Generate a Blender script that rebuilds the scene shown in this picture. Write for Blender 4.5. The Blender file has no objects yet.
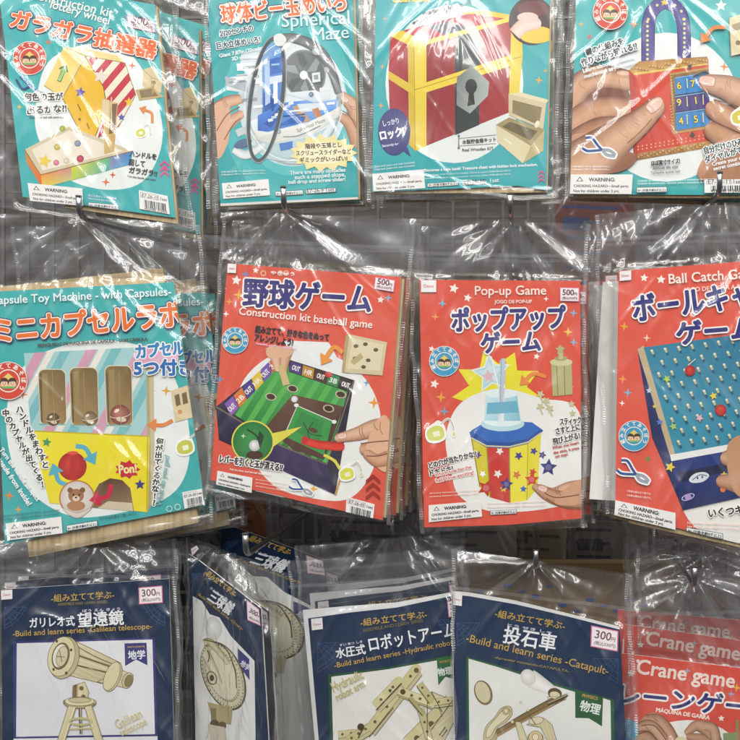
import bpy, bmesh, math, random
from mathutils import Vector, Matrix, noise
random.seed(7)
SC = bpy.context.scene
COL = SC.collection
WORLD, EXPO, AIM = .9, .08, False
LAMPS = [(.4, -.75, 2.1, 2.6, .34, 26), (.4, -1.7, 2.3, 3.2, .4, 50), (.4, -2.9, 2.4, 3.6, .45, 68), (-.7, -1.2, 2.2, .34, 2.4, 19), (1.5, -1.2, 2.2, .34, 2.4, 19)]
D, CX, CZ = .9, .54, .39          # camera distance to the front packs, camera x and height (metres)
def P(px, py, y=0):
    k = (D+y)/D
    return Vector((CX+(px/1000-CX)*k, y, CZ+(.74-py/1000-CZ)*k))
def hx(c):
    c = c.lstrip('#')
    if len(c) == 3: c = ''.join(q*2 for q in c)
    f = lambda v: v/12.92 if v <= .04045 else ((v+.055)/1.055)**2.4
    return tuple(f(int(c[i:i+2], 16)/255) for i in (0, 2, 4))+(1,)
def mixc(a, b, t): return tuple(x+(y-x)*t for x, y in zip(a, b))

# ------------------------------------------------------------------ materials
def newmat(name):
    m = bpy.data.materials.new(name); m.use_nodes = True; n = m.node_tree.nodes; n.clear()
    o = n.new('ShaderNodeOutputMaterial'); return m, n, m.node_tree.links, o
def mat_print():
    m, n, l, o = newmat('printed_paper')
    a = n.new('ShaderNodeAttribute'); a.attribute_name = 'Col'
    b = n.new('ShaderNodeBsdfPrincipled'); b.inputs['Roughness'].default_value = .42
    b.inputs['Specular IOR Level'].default_value = .35
    t = n.new('ShaderNodeTexCoord'); z = n.new('ShaderNodeTexNoise'); z.inputs['Scale'].default_value = 900
    l.new(t.outputs['Object'], z.inputs['Vector'])
    r = n.new('ShaderNodeMapRange'); r.inputs[3].default_value = .93; r.inputs[4].default_value = 1.05
    l.new(z.outputs['Fac'], r.inputs[0])
    x = n.new('ShaderNodeMix'); x.data_type = 'RGBA'; x.blend_type = 'MULTIPLY'; x.inputs[0].default_value = 1
    l.new(a.outputs['Color'], x.inputs[6]); l.new(r.outputs[0], x.inputs[7])
    l.new(x.outputs[2], b.inputs['Base Color']); l.new(b.outputs[0], o.inputs[0]); return m
def mat_wood():
    m, n, l, o = newmat('plywood')
    b = n.new('ShaderNodeBsdfPrincipled'); b.inputs['Roughness'].default_value = .7
    t = n.new('ShaderNodeTexCoord'); mp = n.new('ShaderNodeMapping'); mp.inputs['Scale'].default_value = (260, 260, 18)
    z = n.new('ShaderNodeTexNoise'); z.inputs['Scale'].default_value = 1; z.inputs['Detail'].default_value = 5
    r = n.new('ShaderNodeValToRGB'); r.color_ramp.elements[0].color = hx('#b79a6c'); r.color_ramp.elements[1].color = hx('#dcc69c')
    r.color_ramp.elements[0].position = .3; r.color_ramp.elements[1].position = .7
    l.new(t.outputs['Object'], mp.inputs[0]); l.new(mp.outputs[0], z.inputs['Vector']); l.new(z.outputs['Fac'], r.inputs[0])
    l.new(r.outputs[0], b.inputs['Base Color']); l.new(b.outputs[0], o.inputs[0]); return m
def mat_plain(name, c, rough=.5, metal=0., var=.0, scale=40):
    m, n, l, o = newmat(name)
    b = n.new('ShaderNodeBsdfPrincipled'); b.inputs['Roughness'].default_value = rough; b.inputs['Metallic'].default_value = metal
    t = n.new('ShaderNodeTexCoord'); z = n.new('ShaderNodeTexNoise'); z.inputs['Scale'].default_value = scale; z.inputs['Detail'].default_value = 4
    r = n.new('ShaderNodeValToRGB'); k = hx(c)
    r.color_ramp.elements[0].color = tuple(v*(1-var) for v in k[:3])+(1,); r.color_ramp.elements[1].color = tuple(min(1, v*(1+var)) for v in k[:3])+(1,)
    l.new(t.outputs['Object'], z.inputs['Vector']); l.new(z.outputs['Fac'], r.inputs[0])
    l.new(r.outputs[0], b.inputs['Base Color']); l.new(b.outputs[0], o.inputs[0]); return m
def mat_film(name, milky, base, bump, rough):
    m, n, l, o = newmat(name)
    tr = n.new('ShaderNodeBsdfTransparent'); tr.inputs[0].default_value = (.97, .972, .97, 1)
    gl = n.new('ShaderNodeBsdfGlossy'); gl.inputs['Roughness'].default_value = rough; gl.inputs[0].default_value = (1, 1, 1, 1)
    g2 = n.new('ShaderNodeBsdfGlossy'); g2.inputs['Roughness'].default_value = .3; gm = n.new('ShaderNodeMixShader'); gm.inputs[0].default_value = .5
    l.new(gl.outputs[0], gm.inputs[1]); l.new(g2.outputs[0], gm.inputs[2])
    df = n.new('ShaderNodeBsdfDiffuse'); df.inputs[0].default_value = (.8, .8, .8, 1)
    t = n.new('ShaderNodeTexCoord')
    mp = n.new('ShaderNodeMapping'); mp.inputs['Scale'].default_value = (1, 1, .45); mp.inputs['Rotation'].default_value = (0, .5, 0)
    l.new(t.outputs['Object'], mp.inputs[0])
    z = n.new('ShaderNodeTexNoise'); z.noise_type = 'RIDGED_MULTIFRACTAL'; z.inputs['Scale'].default_value = 45
    z.inputs['Detail'].default_value = 2.5; z.inputs['Roughness'].default_value = .45; z.inputs['Distortion'].default_value = .6
    l.new(mp.outputs[0], z.inputs['Vector'])
    bp = n.new('ShaderNodeBump'); bp.inputs['Strength'].default_value = 1; bp.inputs['Distance'].default_value = bump
    l.new(z.outputs['Fac'], bp.inputs['Height'])
    lw = n.new('ShaderNodeLayerWeight'); lw.inputs[0].default_value = .5
    l.new(bp.outputs[0], gl.inputs['Normal']); l.new(bp.outputs[0], lw.inputs['Normal']); l.new(bp.outputs[0], g2.inputs['Normal'])
    pw = n.new('ShaderNodeMath'); pw.operation = 'POWER'; pw.inputs[1].default_value = 3.5; l.new(lw.outputs['Facing'], pw.inputs[0])
    ma = n.new('ShaderNodeMath'); ma.operation = 'MULTIPLY_ADD'; ma.inputs[1].default_value = .7; ma.inputs[2].default_value = base; ma.use_clamp = True
    l.new(pw.outputs[0], ma.inputs[0])
    m1 = n.new('ShaderNodeMixShader'); m1.inputs[0].default_value = milky; l.new(tr.outputs[0], m1.inputs[1]); l.new(df.outputs[0], m1.inputs[2])
    m2 = n.new('ShaderNodeMixShader'); l.new(ma.outputs[0], m2.inputs[0]); l.new(m1.outputs[0], m2.inputs[1]); l.new(gm.outputs[0], m2.inputs[2])
    l.new(m2.outputs[0], o.inputs[0]); return m
M_PRINT = mat_print(); M_WOOD = mat_wood()
M_FILM = mat_film('clear_film', .018, .088, .00022, .085)
M_SEAM = mat_film('crimped_film', .09, .07, .0003, .2)
M_CHROME = mat_plain('chrome_wire', '#b4b4b4', .17, 1.)
M_WALL = mat_plain('rack_back_panel', '#57534f', .6, 0, .12, 6)
M_GRID = mat_plain('grid_wire_coat', '#625f5c', .45, .3)

# ------------------------------------------------------------------ objects
def link(name, me, mat, parent=None):
    o = bpy.data.objects.new(name, me); COL.objects.link(o)
    if mat: me.materials.append(mat)
    if parent: o.parent = parent
    return o
def tag(o, label, cat, group=None):
    o['label'] = label; o['category'] = cat
    if group: o['group'] = group
    return o
def mesh(name, V, F, C=None, smooth=False):
    me = bpy.data.meshes.new(name); me.from_pydata(V, [], F); me.update()
    if C:
        at = me.color_attributes.new('Col', 'FLOAT_COLOR', 'POINT')
        at.data.foreach_set('color', [q for c in C for q in c])
    if smooth: me.polygons.foreach_set('use_smooth', [True]*len(me.polygons))
    return me

# ------------------------------------------------------------------ lettering (Blender's built-in font)
_fc = bpy.data.curves.new('lettering', 'FONT'); _fc.fill_mode = 'FRONT'; _fc.resolution_u = 3
_fo = bpy.data.objects.new('lettering', _fc); COL.objects.link(_fo)
_cache = {}
def glyphs(t):
    if t not in _cache:
        _fc.body = t; _fc.size = 1
        dg = bpy.context.evaluated_depsgraph_get(); dg.update()
        me = bpy.data.meshes.new_from_object(_fo.evaluated_get(dg))
        V = [(v.co.x, v.co.y) for v in me.vertices]; F = [tuple(p.vertices) for p in me.polygons]
        bpy.data.meshes.remove(me)
        _cache[t] = (V, F)
    return _cache[t]

def cat(pts, closed=True, n=6):
    out = []; N = len(pts)
    g = (lambda i: pts[i % N]) if closed else (lambda i: pts[max(0, min(N-1, i))])
    for i in range(N if closed else N-1):
        p0, p1, p2, p3 = g(i-1), g(i), g(i+1), g(i+2)
        for j in range(n):
            t = j/n
            out.append(tuple(.5*(2*p1[k]+(p2[k]-p0[k])*t+(2*p0[k]-5*p1[k]+4*p2[k]-p3[k])*t*t+(3*p1[k]-p0[k]-3*p2[k]+p3[k])*t**3) for k in range(len(p1))))
    if not closed: out.append(tuple(pts[-1]))
    return out
def clip(poly, nx, ny, d):        # keep nx*x+ny*y >= d
    out = []
    for i in range(len(poly)):
        a, b = poly[i], poly[(i+1) % len(poly)]
        fa, fb = nx*a[0]+ny*a[1]-d, nx*b[0]+ny*b[1]-d
        if fa >= 0: out.append(a)
        if fa*fb < 0:
            t = fa/(fa-fb); out.append((a[0]+(b[0]-a[0])*t, a[1]+(b[1]-a[1])*t))
    return out

class Art:
    """Everything printed on one pack, traced in the coordinates of one enlarged crop and laid on the pack's own plane."""
    def __init__(s, crop, anchor, y, yaw=0, pitch=0):
        s.x0, s.y0, s.k = crop
        s.rot = Matrix.Rotation(math.radians(yaw), 3, 'Z') @ Matrix.Rotation(math.radians(pitch), 3, 'X')
        s.cam = Vector((CX, -D, CZ))
        s.O = P(s.x0+anchor[0]/s.k, s.y0+anchor[1]/s.k, y)
        s.ex, s.ez, s.n = s.rot @ Vector((1, 0, 0)), s.rot @ Vector((0, 0, 1)), s.rot @ Vector((0, -1, 0))
        s.ol = None; s.parts = {}; s.L = .00003; s.cur = None; s.on('artwork')
    def m(s, x, y):
        q = P(s.x0+x/s.k, s.y0+y/s.k, 0)-s.cam
        h = s.cam+q*((s.O-s.cam).dot(s.n)/q.dot(s.n))-s.O
        return h.dot(s.ex), h.dot(s.ez)
    def on(s, name):
        s.parts.setdefault(name, [[], [], []]); s.cur = s.parts[name]; return s
    def add(s, pts, F, C, dl=0):
        V, FF, CC = s.cur; b = len(V); y = -(s.L+dl)
        for p in pts:
            u, w = s.m(*p); V.append((u, y, w))
        FF.extend(tuple(b+i for i in f) for f in F)
        CC.extend([C]*len(pts) if isinstance(C, tuple) else C)
    def nx(s): s.L += .000005
    def poly(s, pts, c):
        s.add(pts, [tuple(range(len(pts)))], s.pale(hx(c) if isinstance(c, str) else c)); s.nx(); s.edge(pts)
    def pale(s, c): return mixc(c, (.84, .77, .56, 1), .4) if s.ol and c[0] > .3 else c
    def edge(s, pts):
        if s.ol and len(pts) > 2:
            w, s.ol = s.ol, None
            if len(pts) <= 8 and max(abs(a[0]-b[0])+abs(a[1]-b[1]) for a in pts for b in pts) > 60:      # plywood grain
                e = max(zip(pts, list(pts[1:])+[pts[0]]), key=lambda g: math.hypot(g[1][0]-g[0][0], g[1][1]-g[0][1])); A = math.degrees(math.atan2(e[1][1]-e[0][1], e[1][0]-e[0][0]))+90
                s.stripes(pts, A, 9, '#c9bb88', 2, .09); s.stripes(pts, A, 14, '#efe6c4', 6, .1)
            s.line(list(pts)+[pts[0]], w, '#64522a'); s.ol = w
    def gpoly(s, pts, cs):
        s.add(pts, [tuple(range(len(pts)))], [s.pale(hx(c)) for c in cs]); s.nx(); s.edge(pts)
    def blob(s, pts, c, n=6): s.poly(cat(pts, True, n), c)
    def ell(s, x, y, rx, ry=None, c='#fff', a=0, n=36, c2=None):
        ry = ry or rx; A = math.radians(a); ca, sa = math.cos(A), math.sin(A); R = []
        for i in range(n):
            t = 2*math.pi*i/n; X, Y = rx*math.cos(t), ry*math.sin(t); R.append((x+X*ca-Y*sa, y+X*sa+Y*ca))
        if c2:
            s.add([(x-rx*.2, y-ry*.2)]+R, [(0, 1+i, 1+(i+1) % n) for i in range(n)], [hx(c)]+[hx(c2)]*n); s.nx()
        else: s.poly(R, c)
    def ring(s, x, y, rx, ry, w, c, a=0, t0=0, t1=360, n=40):
        A = math.radians(a); ca, sa = math.cos(A), math.sin(A); pts = []; F = []
        for i in range(n+1):
            t = math.radians(t0+(t1-t0)*i/n)
            for q in (-w/2, w/2):
                X, Y = (rx+q)*math.cos(t), (ry+q)*math.sin(t); pts.append((x+X*ca-Y*sa, y+X*sa+Y*ca))
            if i: F.append((2*i-2, 2*i-1, 2*i+1, 2*i))
        s.add(pts, F, hx(c)); s.nx()
    def tube(s, pts, ws, cm, ce, caps=True, n=6):
        q = [(p[0], p[1], w) for p, w in zip(pts, ws)]; q = cat(q, False, n)
        def d(i):
            a, b = q[max(0, i-1)], q[min(len(q)-1, i+1)]; L = math.hypot(b[0]-a[0], b[1]-a[1]) or 1; return (b[0]-a[0])/L, (b[1]-a[1])/L
        rows = [(x, y, w/2)+d(i) for i, (x, y, w) in enumerate(q)]
        if caps:
            x, y, w, dx, dy = rows[-1]
            for t in (.3, .55, .75, .9, .985): rows.append((x+dx*w*t, y+dy*w*t, w*math.sqrt(1-t*t), dx, dy))
        cm, ce = hx(cm), hx(ce); P_ = []; C = []; F = []
        for i, (x, y, w, dx, dy) in enumerate(rows):
            for f, k in ((-1, 1), (-.6, .45), (0, 0), (.55, .12), (1, .8)):
                P_.append((x-dy*w*f, y+dx*w*f)); C.append(mixc(cm, ce, k))
            if i: F += [(5*i-5+j, 5*i-4+j, 5*i+1+j, 5*i+j) for j in range(4)]
        s.add(P_, F, C); s.nx()
    def line(s, pts, w, c):
        s.tube(pts, [w]*len(pts), c, c, False, 1)
    def curve(s, pts, w, c): s.tube(pts, [w]*len(pts), c, c, False, 6)
    def star(s, x, y, r, c='#fff', n=5, q=.48, a=0):
        s.poly([(x+(r if i % 2 == 0 else r*q)*math.sin(math.pi*i/n+math.radians(a)), y-(r if i % 2 == 0 else r*q)*math.cos(math.pi*i/n+math.radians(a))) for i in range(2*n)], c)
    def spark(s, x, y, r, c): s.star(x, y, r, c, 4, .3, 5)
    def stripes(s, pl, ang, w, c, ph=0, duty=.5):
        A = math.radians(ang); nx, ny = math.cos(A), math.sin(A)
        pr = [nx*p[0]+ny*p[1] for p in pl]; i = math.floor((min(pr)-ph)/w)
        while ph+i*w < max(pr):
            d = ph+i*w; q = clip(clip(pl, nx, ny, d), -nx, -ny, -(d+w*duty))
            if len(q) > 2: s.poly(q, c if isinstance(c, str) else c[i % len(c)])
            i += 1
    def text(s, t, ax, ay, bx, by, h=None, c='#fff', b=0, out=(), em=0):
        V, F = glyphs(t)
        if not V: return
        x0 = min(v[0] for v in V); W = max(v[0] for v in V)-x0; H = max(v[1] for v in V)
        L = math.hypot(bx-ax, by-ay); dx, dy = (bx-ax)/L, (by-ay)/L; kx = em or L/W; ky = h/H if h else kx
        if em: ax += dx*(L-W*em)/2; ay += dy*(L-W*em)/2
        base = [(ax+dx*(v[0]-x0)*kx+dy*v[1]*ky, ay+dy*(v[0]-x0)*kx-dx*v[1]*ky) for v in V]
        for r, cc in list(out)+[(b, c)]:
            offs = [(0, 0)]
            if r:
                n = 12 if r > 3 else 8
                offs += [(r*math.cos(6.2832*i/n), r*math.sin(6.2832*i/n)) for i in range(n)]
                if r > 5: offs += [(.55*r*math.cos(6.2832*i/8), .55*r*math.sin(6.2832*i/8)) for i in range(8)]
            for j, (ox, oy) in enumerate(offs): s.add([(p[0]+ox, p[1]+oy) for p in base], F, hx(cc), j*.0000005)
            s.L += .000013
    def chars(s, t, path, size, c, b=0, out=(), turn=0, h=None):       # one letter at a time along a path
        n = len(t)
        for i, ch in enumerate(t):
            if ch == ' ': continue
            f = i/(max(1, n-1))*(len(path)-1); k = min(len(path)-2, int(f)); f -= k
            x = path[k][0]+(path[k+1][0]-path[k][0])*f; y = path[k][1]+(path[k+1][1]-path[k][1])*f
            A = math.radians(turn[0]+(turn[1]-turn[0])*i/max(1, n-1)) if isinstance(turn, tuple) else math.radians(turn)
            ca, sa = math.cos(A)*size/2, math.sin(A)*size/2
            if ch in 'ー-': s.line([(x+sa, y-ca), (x-sa, y+ca)], size*.1, c); continue
            s.text(ch, x-ca, y-sa+size*.4, x+ca, y+sa+size*.4, None, c, b, out, size*1.02)
    def crease(s, x, y, L, a, c='#a06e50', w=1.6):
        A = math.radians(a); dx, dy = math.cos(A)*L/2, math.sin(A)*L/2; s.curve([(x-dx, y-dy), (x-dy*.25, y+dx*.25), (x+dx, y+dy)], w, c)
    def nail(s, x, y, r, a, c='#efc6b4'):
        A = math.radians(a); T = lambda u, v: (x+(u*math.cos(A)-v*math.sin(A))*r, y+(u*math.sin(A)+v*math.cos(A))*r)
        s.blob([T(-1, -.62), T(.2, -.72), T(.95, -.4), T(1.1, 0), T(.95, .4), T(.2, .72), T(-1, .62), T(-1.15, 0)], '#b98068'); s.blob([T(-.92, -.54), T(.2, -.62), T(.9, -.34), T(1.0, 0), T(.9, .34), T(.2, .62), T(-.92, .54), T(-1.05, 0)], c)
        s.blob([T(-.95, -.35), T(-.6, 0), T(-.95, .35), T(-1.0, 0)], '#f8e2d8'); s.curve([T(-.5, -.3), T(.2, -.36), T(.7, -.2)], r*.12, '#fbeee6')
    # ---- things many packs carry
    def quad(s, q, u, v):
        a = [(q[0][i]*(1-u)+q[1][i]*u)*(1-v)+(q[3][i]*(1-u)+q[2][i]*u)*v for i in (0, 1)]; return a[0], a[1]
    def qt(s, q, t, u0, u1, v, c='#333', b=0, h=None):
        s.text(t, *s.quad(q, u0, v), *s.quad(q, u1, v), h, c, b)
    def sub(s, q, u0, v0, u1, v1): return [s.quad(q, u0, v0), s.quad(q, u1, v0), s.quad(q, u1, v1), s.quad(q, u0, v1)]
    def price(s, q, big, small, frame='#e88fb0', ink='#7a4a58'):
        s.on('price_label'); s.poly(q, frame); s.poly(s.sub(q, .04, .05, .96, .95), '#fbf3f4')
        s.qt(q, big, .14, .72, .55, ink, .6); s.qt(q, '円', .74, .88, .55, ink, .3); s.qt(q, small, .12, .9, .85, ink, .2); s.on('artwork')
    def warn(s, q):
        s.on('warning_label'); s.poly(q, '#f4f2ee')
        s.poly([s.quad(q, .09, .36), s.quad(q, .21, .36), s.quad(q, .15, .1)], '#666'); s.poly([s.quad(q, .115, .33), s.quad(q, .185, .33), s.quad(q, .15, .17)], '#f4f2ee')
        s.qt(q, 'WARNING:', .3, .72, .36, '#333', .5)
        s.qt(q, 'CHOKING HAZARD\u2014Small parts.', .06, .95, .66, '#3a3a3a', .3); s.qt(q, 'Not for children under 3 yrs.', .06, .8, .92, '#3a3a3a', .25); s.on('artwork')
    def pill(s, q, t='8+ (対象年齢8才以上)'):
        s.poly(q, '#3c3f42'); s.poly(s.sub(q, .015, .09, .985, .91), '#eef2f0'); s.qt(q, t, .05, .95, .78, '#333', .2)
    def barcode(s, q, code):
        s.on('barcode_label'); s.poly(q, '#f6f5f1'); r = random.Random(3)
        w = s.sub(q, .05, .08, .68, .36); s.poly(w, '#555'); s.poly(s.sub(w, .015, .06, .985, .94), '#f6f5f1')
        s.qt(q, code, .09, .64, .32, '#444', .2); s.qt(q, '1set', .72, .94, .32, '#444', .2)
        u = .16
        while u < .9:
            k = r.choice((.012, .022, .034)); s.poly(s.sub(q, u, .46, u+k, .86), '#222'); u += k+r.choice((.012, .02, .03))
        s.qt(q, '4550480 312456', .16, .9, .98, '#444', .1); s.on('artwork')
    def brand(s, q):
        s.on('brand_tag'); s.poly(q, '#f3efee'); s.qt(q, 'Daiso', .18, .84, .62, '#d06a70', .2); s.on('artwork')
    def logo(s, x, y, r, c='#d9452f', words='組み立ててあそぼう'):
        s.on('round_emblem'); s.ell(x, y, r*1.04, r*1.04, '#f6efe6'); s.ell(x, y, r, r, c)
        s.ring(x, y, r*.6, r*.6, r*.06, '#f6efe6')
        n = len(words)
        for i, ch in enumerate(words):
            A = -2.05+4.1*i/(n-1); ca, sa = math.cos(A)*r*.15, math.sin(A)*r*.15
            px, py = x+math.sin(A)*r*.72, y-math.cos(A)*r*.72
            s.text(ch, px-ca, py-sa, px+ca, py+sa, None, '#fff4e8', r*.01, (), r*.3)
        s.poly([(x-.5*r, y+.02*r), (x, y-.42*r), (x+.5*r, y+.02*r), (x+.42*r, y+.3*r), (x-.42*r, y+.3*r)], '#f0d06a')
        for k in (-1, 1):
            hxx = x+k*.22*r; s.ell(hxx, y+.07*r, .24*r, .24*r, '#4a2c20'); s.ell(hxx, y+.15*r, .19*r, .18*r, '#f6d0ae')
            s.poly([(hxx-.2*r, y+.06*r), (hxx-.12*r, y-.08*r), (hxx+.12*r, y-.08*r), (hxx+.2*r, y+.06*r), (hxx+.05*r*k, y+.03*r)], '#4a2c20')
            for e in (-1, 1): s.ell(hxx+e*.07*r, y+.14*r, .022*r, .03*r, '#2a1a14')
            s.curve([(hxx-.06*r, y+.2*r), (hxx, y+.24*r), (hxx+.06*r, y+.2*r)], .025*r, '#b04030')
        s.poly([(x-.4*r, y+.3*r), (x+.4*r, y+.3*r), (x+.3*r, y+.42*r), (x-.3*r, y+.42*r)], '#7cb86a'); s.on('artwork')
    def glue(s, x, y, k, c='#c9cc3a'):
        s.blob([(x-24*k, y-4*k), (x-4*k, y-22*k), (x+6*k, y-26*k), (x+18*k, y-14*k), (x+22*k, y+12*k), (x+2*k, y+24*k), (x-20*k, y+20*k)], '#fdfdf6')
        s.blob([(x-20*k, y-2*k), (x-4*k, y-14*k), (x+14*k, y-10*k), (x+17*k, y+10*k), (x+1*k, y+19*k), (x-17*k, y+16*k)], c)
        s.poly([(x-8*k, y), (x+6*k, y-4*k), (x+9*k, y+8*k), (x-5*k, y+11*k)], '#f7f5d8')
        s.curve([(x+10*k, y-18*k), (x+26*k, y-30*k), (x+36*k, y-18*k), (x+38*k, y-4*k)], 5*k, '#fdfdf6'); s.curve([(x+10*k, y-18*k), (x+26*k, y-30*k), (x+36*k, y-18*k), (x+38*k, y-4*k)], 2*k, '#b0a890')
        s.ell(x+39*k, y+4*k, 5*k, 8*k, '#fdfdf6'); s.ell(x+39*k, y+4*k, 3*k, 5.5*k, '#d9d67a')
    def pliers(s, x, y, k, a=20):
        A = math.radians(a); ca, sa = math.cos(A), math.sin(A)
        T = lambda L: [(x+(p*ca-q*sa)*k, y+(p*sa+q*ca)*k) for p, q in L]
        h1, h2 = T([(-46, -14), (-30, -20), (-8, -8), (12, 2)]), T([(-44, 16), (-28, 18), (-6, 8), (12, -2)])
        j1, j2 = T([(10, 0), (28, -6), (46, -2)]), T([(10, 0), (26, 8), (46, 4)])
        for w, cs in ((15, '#fbfbfb'), (7, None)):
            for p in (h1, h2): s.tube(p, [w*k]*4, cs or '#33599c', cs or '#25407a')
            for p in (j1, j2): s.tube(p, [w*k*1.2]*3, cs or '#aab2ba', cs or '#80888f')
    def chev(s, x, y, k, c, up=True, n=3):
        for i in range(n):
            yy = y+i*15*k; s.poly([(x-13*k, yy+6*k), (x, yy-5*k), (x+13*k, yy+6*k), (x+13*k, yy+13*k), (x, yy+2*k), (x-13*k, yy+13*k)], c)
    def arrow(s, pts, w, c, hd=2.2):
        q = cat(pts, False, 5); s.curve(pts, w, c)
        (x1, y1), (x2, y2) = q[-2], q[-1]; L = math.hypot(x2-x1, y2-y1) or 1; dx, dy = (x2-x1)/L, (y2-y1)/L; z = w*hd
        s.poly([(x2+dx*z*1.1, y2+dy*z*1.1), (x2-dy*z*.8, y2+dx*z*.8), (x2+dy*z*.8, y2-dx*z*.8)], c)
    # ---- solids of the pack
    def build(s, name, label, catg, group, card, cardc, bag, hole, boards=(), card_th=.0012, seed=1, amp=1., header=None, th=.016, puffs=(), whites=(), calm=1., foldk=1.):
        r = bpy.data.objects.new(name, None); COL.objects.link(r); r.location = s.O; r.rotation_euler = s.rot.to_euler(); tag(r, label, catg, group)
        s.root = r
        def slab(pts, y0, y1, cf, cs):
            V = []; F = []; C = []; n = len(pts); L = [s.m(*p) for p in pts]
            V += [(u, y0, w) for u, w in L]+[(u, y1, w) for u, w in L]; F += [tuple(range(n)), tuple(range(2*n-1, n-1, -1))]; C += [cf]*n+[cs]*n
            for i in range(n):
                j = (i+1) % n; b = len(V); V += [(L[i][0], y0, L[i][1]), (L[j][0], y0, L[j][1]), (L[j][0], y1, L[j][1]), (L[i][0], y1, L[i][1])]; F.append((b, b+1, b+2, b+3)); C += [cs]*4
            return V, F, C
        V, F, C = slab(card, 0, card_th, hx(cardc), hx('#d8d6d0')); link('card', mesh('card', V, F, C), M_PRINT, r)
        for pts, y0, t in whites:
            V, F, C = slab(pts, y0, y0+t, hx('#e6e4e0'), hx('#dddad4')); link('backing_sheet', mesh('backing_sheet', V, F, C), M_PRINT, r)
        for pts, y0, t in boards:
            V, F, C = slab(pts, y0, y0+t, hx('#c8ae80'), hx('#c8ae80')); link('wooden_board', mesh('wooden_board', V, F), M_WOOD, r)
        K = [Vector(s.m(*p_)) for p_ in card]; ctr = sum(K, Vector((0, 0)))/len(K)
        for nm, (V, F, C) in s.parts.items():
            if not V: continue
            me = mesh(nm, V, F, C)
            if nm in ('artwork', 'title_lettering', 'round_emblem', 'barcode_label', 'price_label'):
                bm = bmesh.new(); bm.from_mesh(me); hit = False
                for i in range(len(K)):
                    e0, e1 = K[i], K[(i+1) % len(K)]; d = e1-e0; nv = Vector((d.y, -d.x)).normalized()
                    if nv.dot(ctr-e0) > 0: nv = -nv
                    if max(nv.dot(k_-e0) for k_ in K) > .003: continue
                    if not any(nv.dot(Vector((v[0], v[2]))-e0) > 0 for v in V): continue
                    hit = True; bmesh.ops.bisect_plane(bm, geom=bm.verts[:]+bm.edges[:]+bm.faces[:], plane_co=(e0.x, 0, e0.y), plane_no=(nv.x, 0, nv.y), clear_outer=True)
                if hit: bm.to_mesh(me)
                bm.free()
            link(nm, me, M_PRINT, r)
        s.film(r, bag, hole, card, seed, amp, header, th, puffs, calm, foldk)
        return r
    def film(s, root, bag, hole, card, seed, amp, header, th, puffs, calm, foldk):
        PF = [(Vector(s.m(x, y)), r_, h_) for x, y, r_, h_ in puffs]
        B = [Vector(s.m(*p)) for p in bag]; K = [Vector(s.m(*p)) for p in card]; H = Vector(s.m(*hole))
        ar = sum(K[i].x*K[(i+1) % len(K)].y-K[(i+1) % len(K)].x*K[i].y for i in range(len(K))); sg = 1 if ar > 0 else -1
        E = []
        for i in range(len(K)):
            a, b = K[i], K[(i+1) % len(K)]; e = (b-a); 
            if e.length > 1e-5: E.append((a, Vector((-e.y, e.x)).normalized()*sg))
        def sd(p): return min((p-a).dot(n) for a, n in E)
        wd = max((B[1]-B[0]).length, (B[2]-B[3]).length); ht = (B[3]-B[0]).length
        top = s.L+.0006; rnd = random.Random(seed); off = Vector((rnd.uniform(0, 50), rnd.uniform(0, 50), rnd.uniform(0, 50))); off0 = off.copy()
        dirs = [(math.radians(rnd.uniform(50, 75)), 34, 8, .0034), (math.radians(rnd.uniform(108, 135)), 46, 9, .0026), (math.radians(rnd.uniform(80, 100)), 110, 22, .0011)]
        phs = [rnd.uniform(0, 6.28) for _ in range(4)]
        N = noise.noise
        FD = []
        for k in range(15):
            A = rnd.uniform(-.9, .9); d0 = rnd.uniform(.012, .05); L_ = rnd.uniform(.07, .24); u_ = Vector((math.sin(A), -math.cos(A)))
            s0 = H+u_*d0 if k < 9 else B[0].lerp(B[2], rnd.uniform(.15, .6)).lerp(B[1].lerp(B[3], rnd.uniform(.1, .9)), rnd.uniform(.2, .8))
            FD.append((s0, u_, L_, rnd.uniform(.0017, .0030), rnd.uniform(.0011, .0021), rnd.uniform(-.12, .12)))
        def fold(p):
            t = 0
            for s0, u_, L_, w_, h_, bend in FD:
                d = p-s0; a_ = d.dot(u_)
                if 0 < a_ < L_:
                    c_ = d.x*u_.y-d.y*u_.x+bend*a_*(a_/L_)+.0012*N(Vector((a_*45, L_*90, 2)))
                    if abs(c_) < .009: t += h_*math.exp(-(c_/w_)**2)*min(1, a_/.015)*min(1, (L_-a_)/.04)
            return t
        def ridge(v):
            return 1-min(1, abs(N(v))*2.4)
        def wr(p, m):
            t = 0; w0 = Vector((p.x*11, p.y*11, 7))+off
            for i, (A, f, g, a) in enumerate(dirs):
                c, q = math.cos(A), math.sin(A); x, y = p.x*c+p.y*q, -p.x*q+p.y*c
                v = Vector((x*g, y*f, A*3))+off; v += Vector((N(v*.6)*.7, N(v*.6+Vector((9, 0, 0)))*.9, 0))
                k = max(0, min(1, .42+1.5*N(w0+Vector((i*7.3, 0, i)))))
                t += a*k*ridge(v)**1.6
            v = Vector((p.x*26, p.y*20, 3))+off
            t += .0035*max(0, .25+N(v))
            d = (p-H); L = d.length; th_ = math.atan2(d.x, d.y)
            f = math.cos(th_*9+phs[0]+2.2*N(Vector((p.x*34, p.y*34, 1))+off))+.6*math.cos(th_*17+phs[1])
            t += (1-.75*m)*.0036*math.exp(-L/.085)*min(1, L/.012)*(.8+f)
            return t*(1.3-.5*m)*(amp if m < .5 else amp*calm)+fold(p)*foldk+sum(h_*math.exp(-((p-c_).length/r_)**2) for c_, r_, h_ in PF)
        ux = (B[1]-B[0]).normalized(); N = noise.noise
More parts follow.
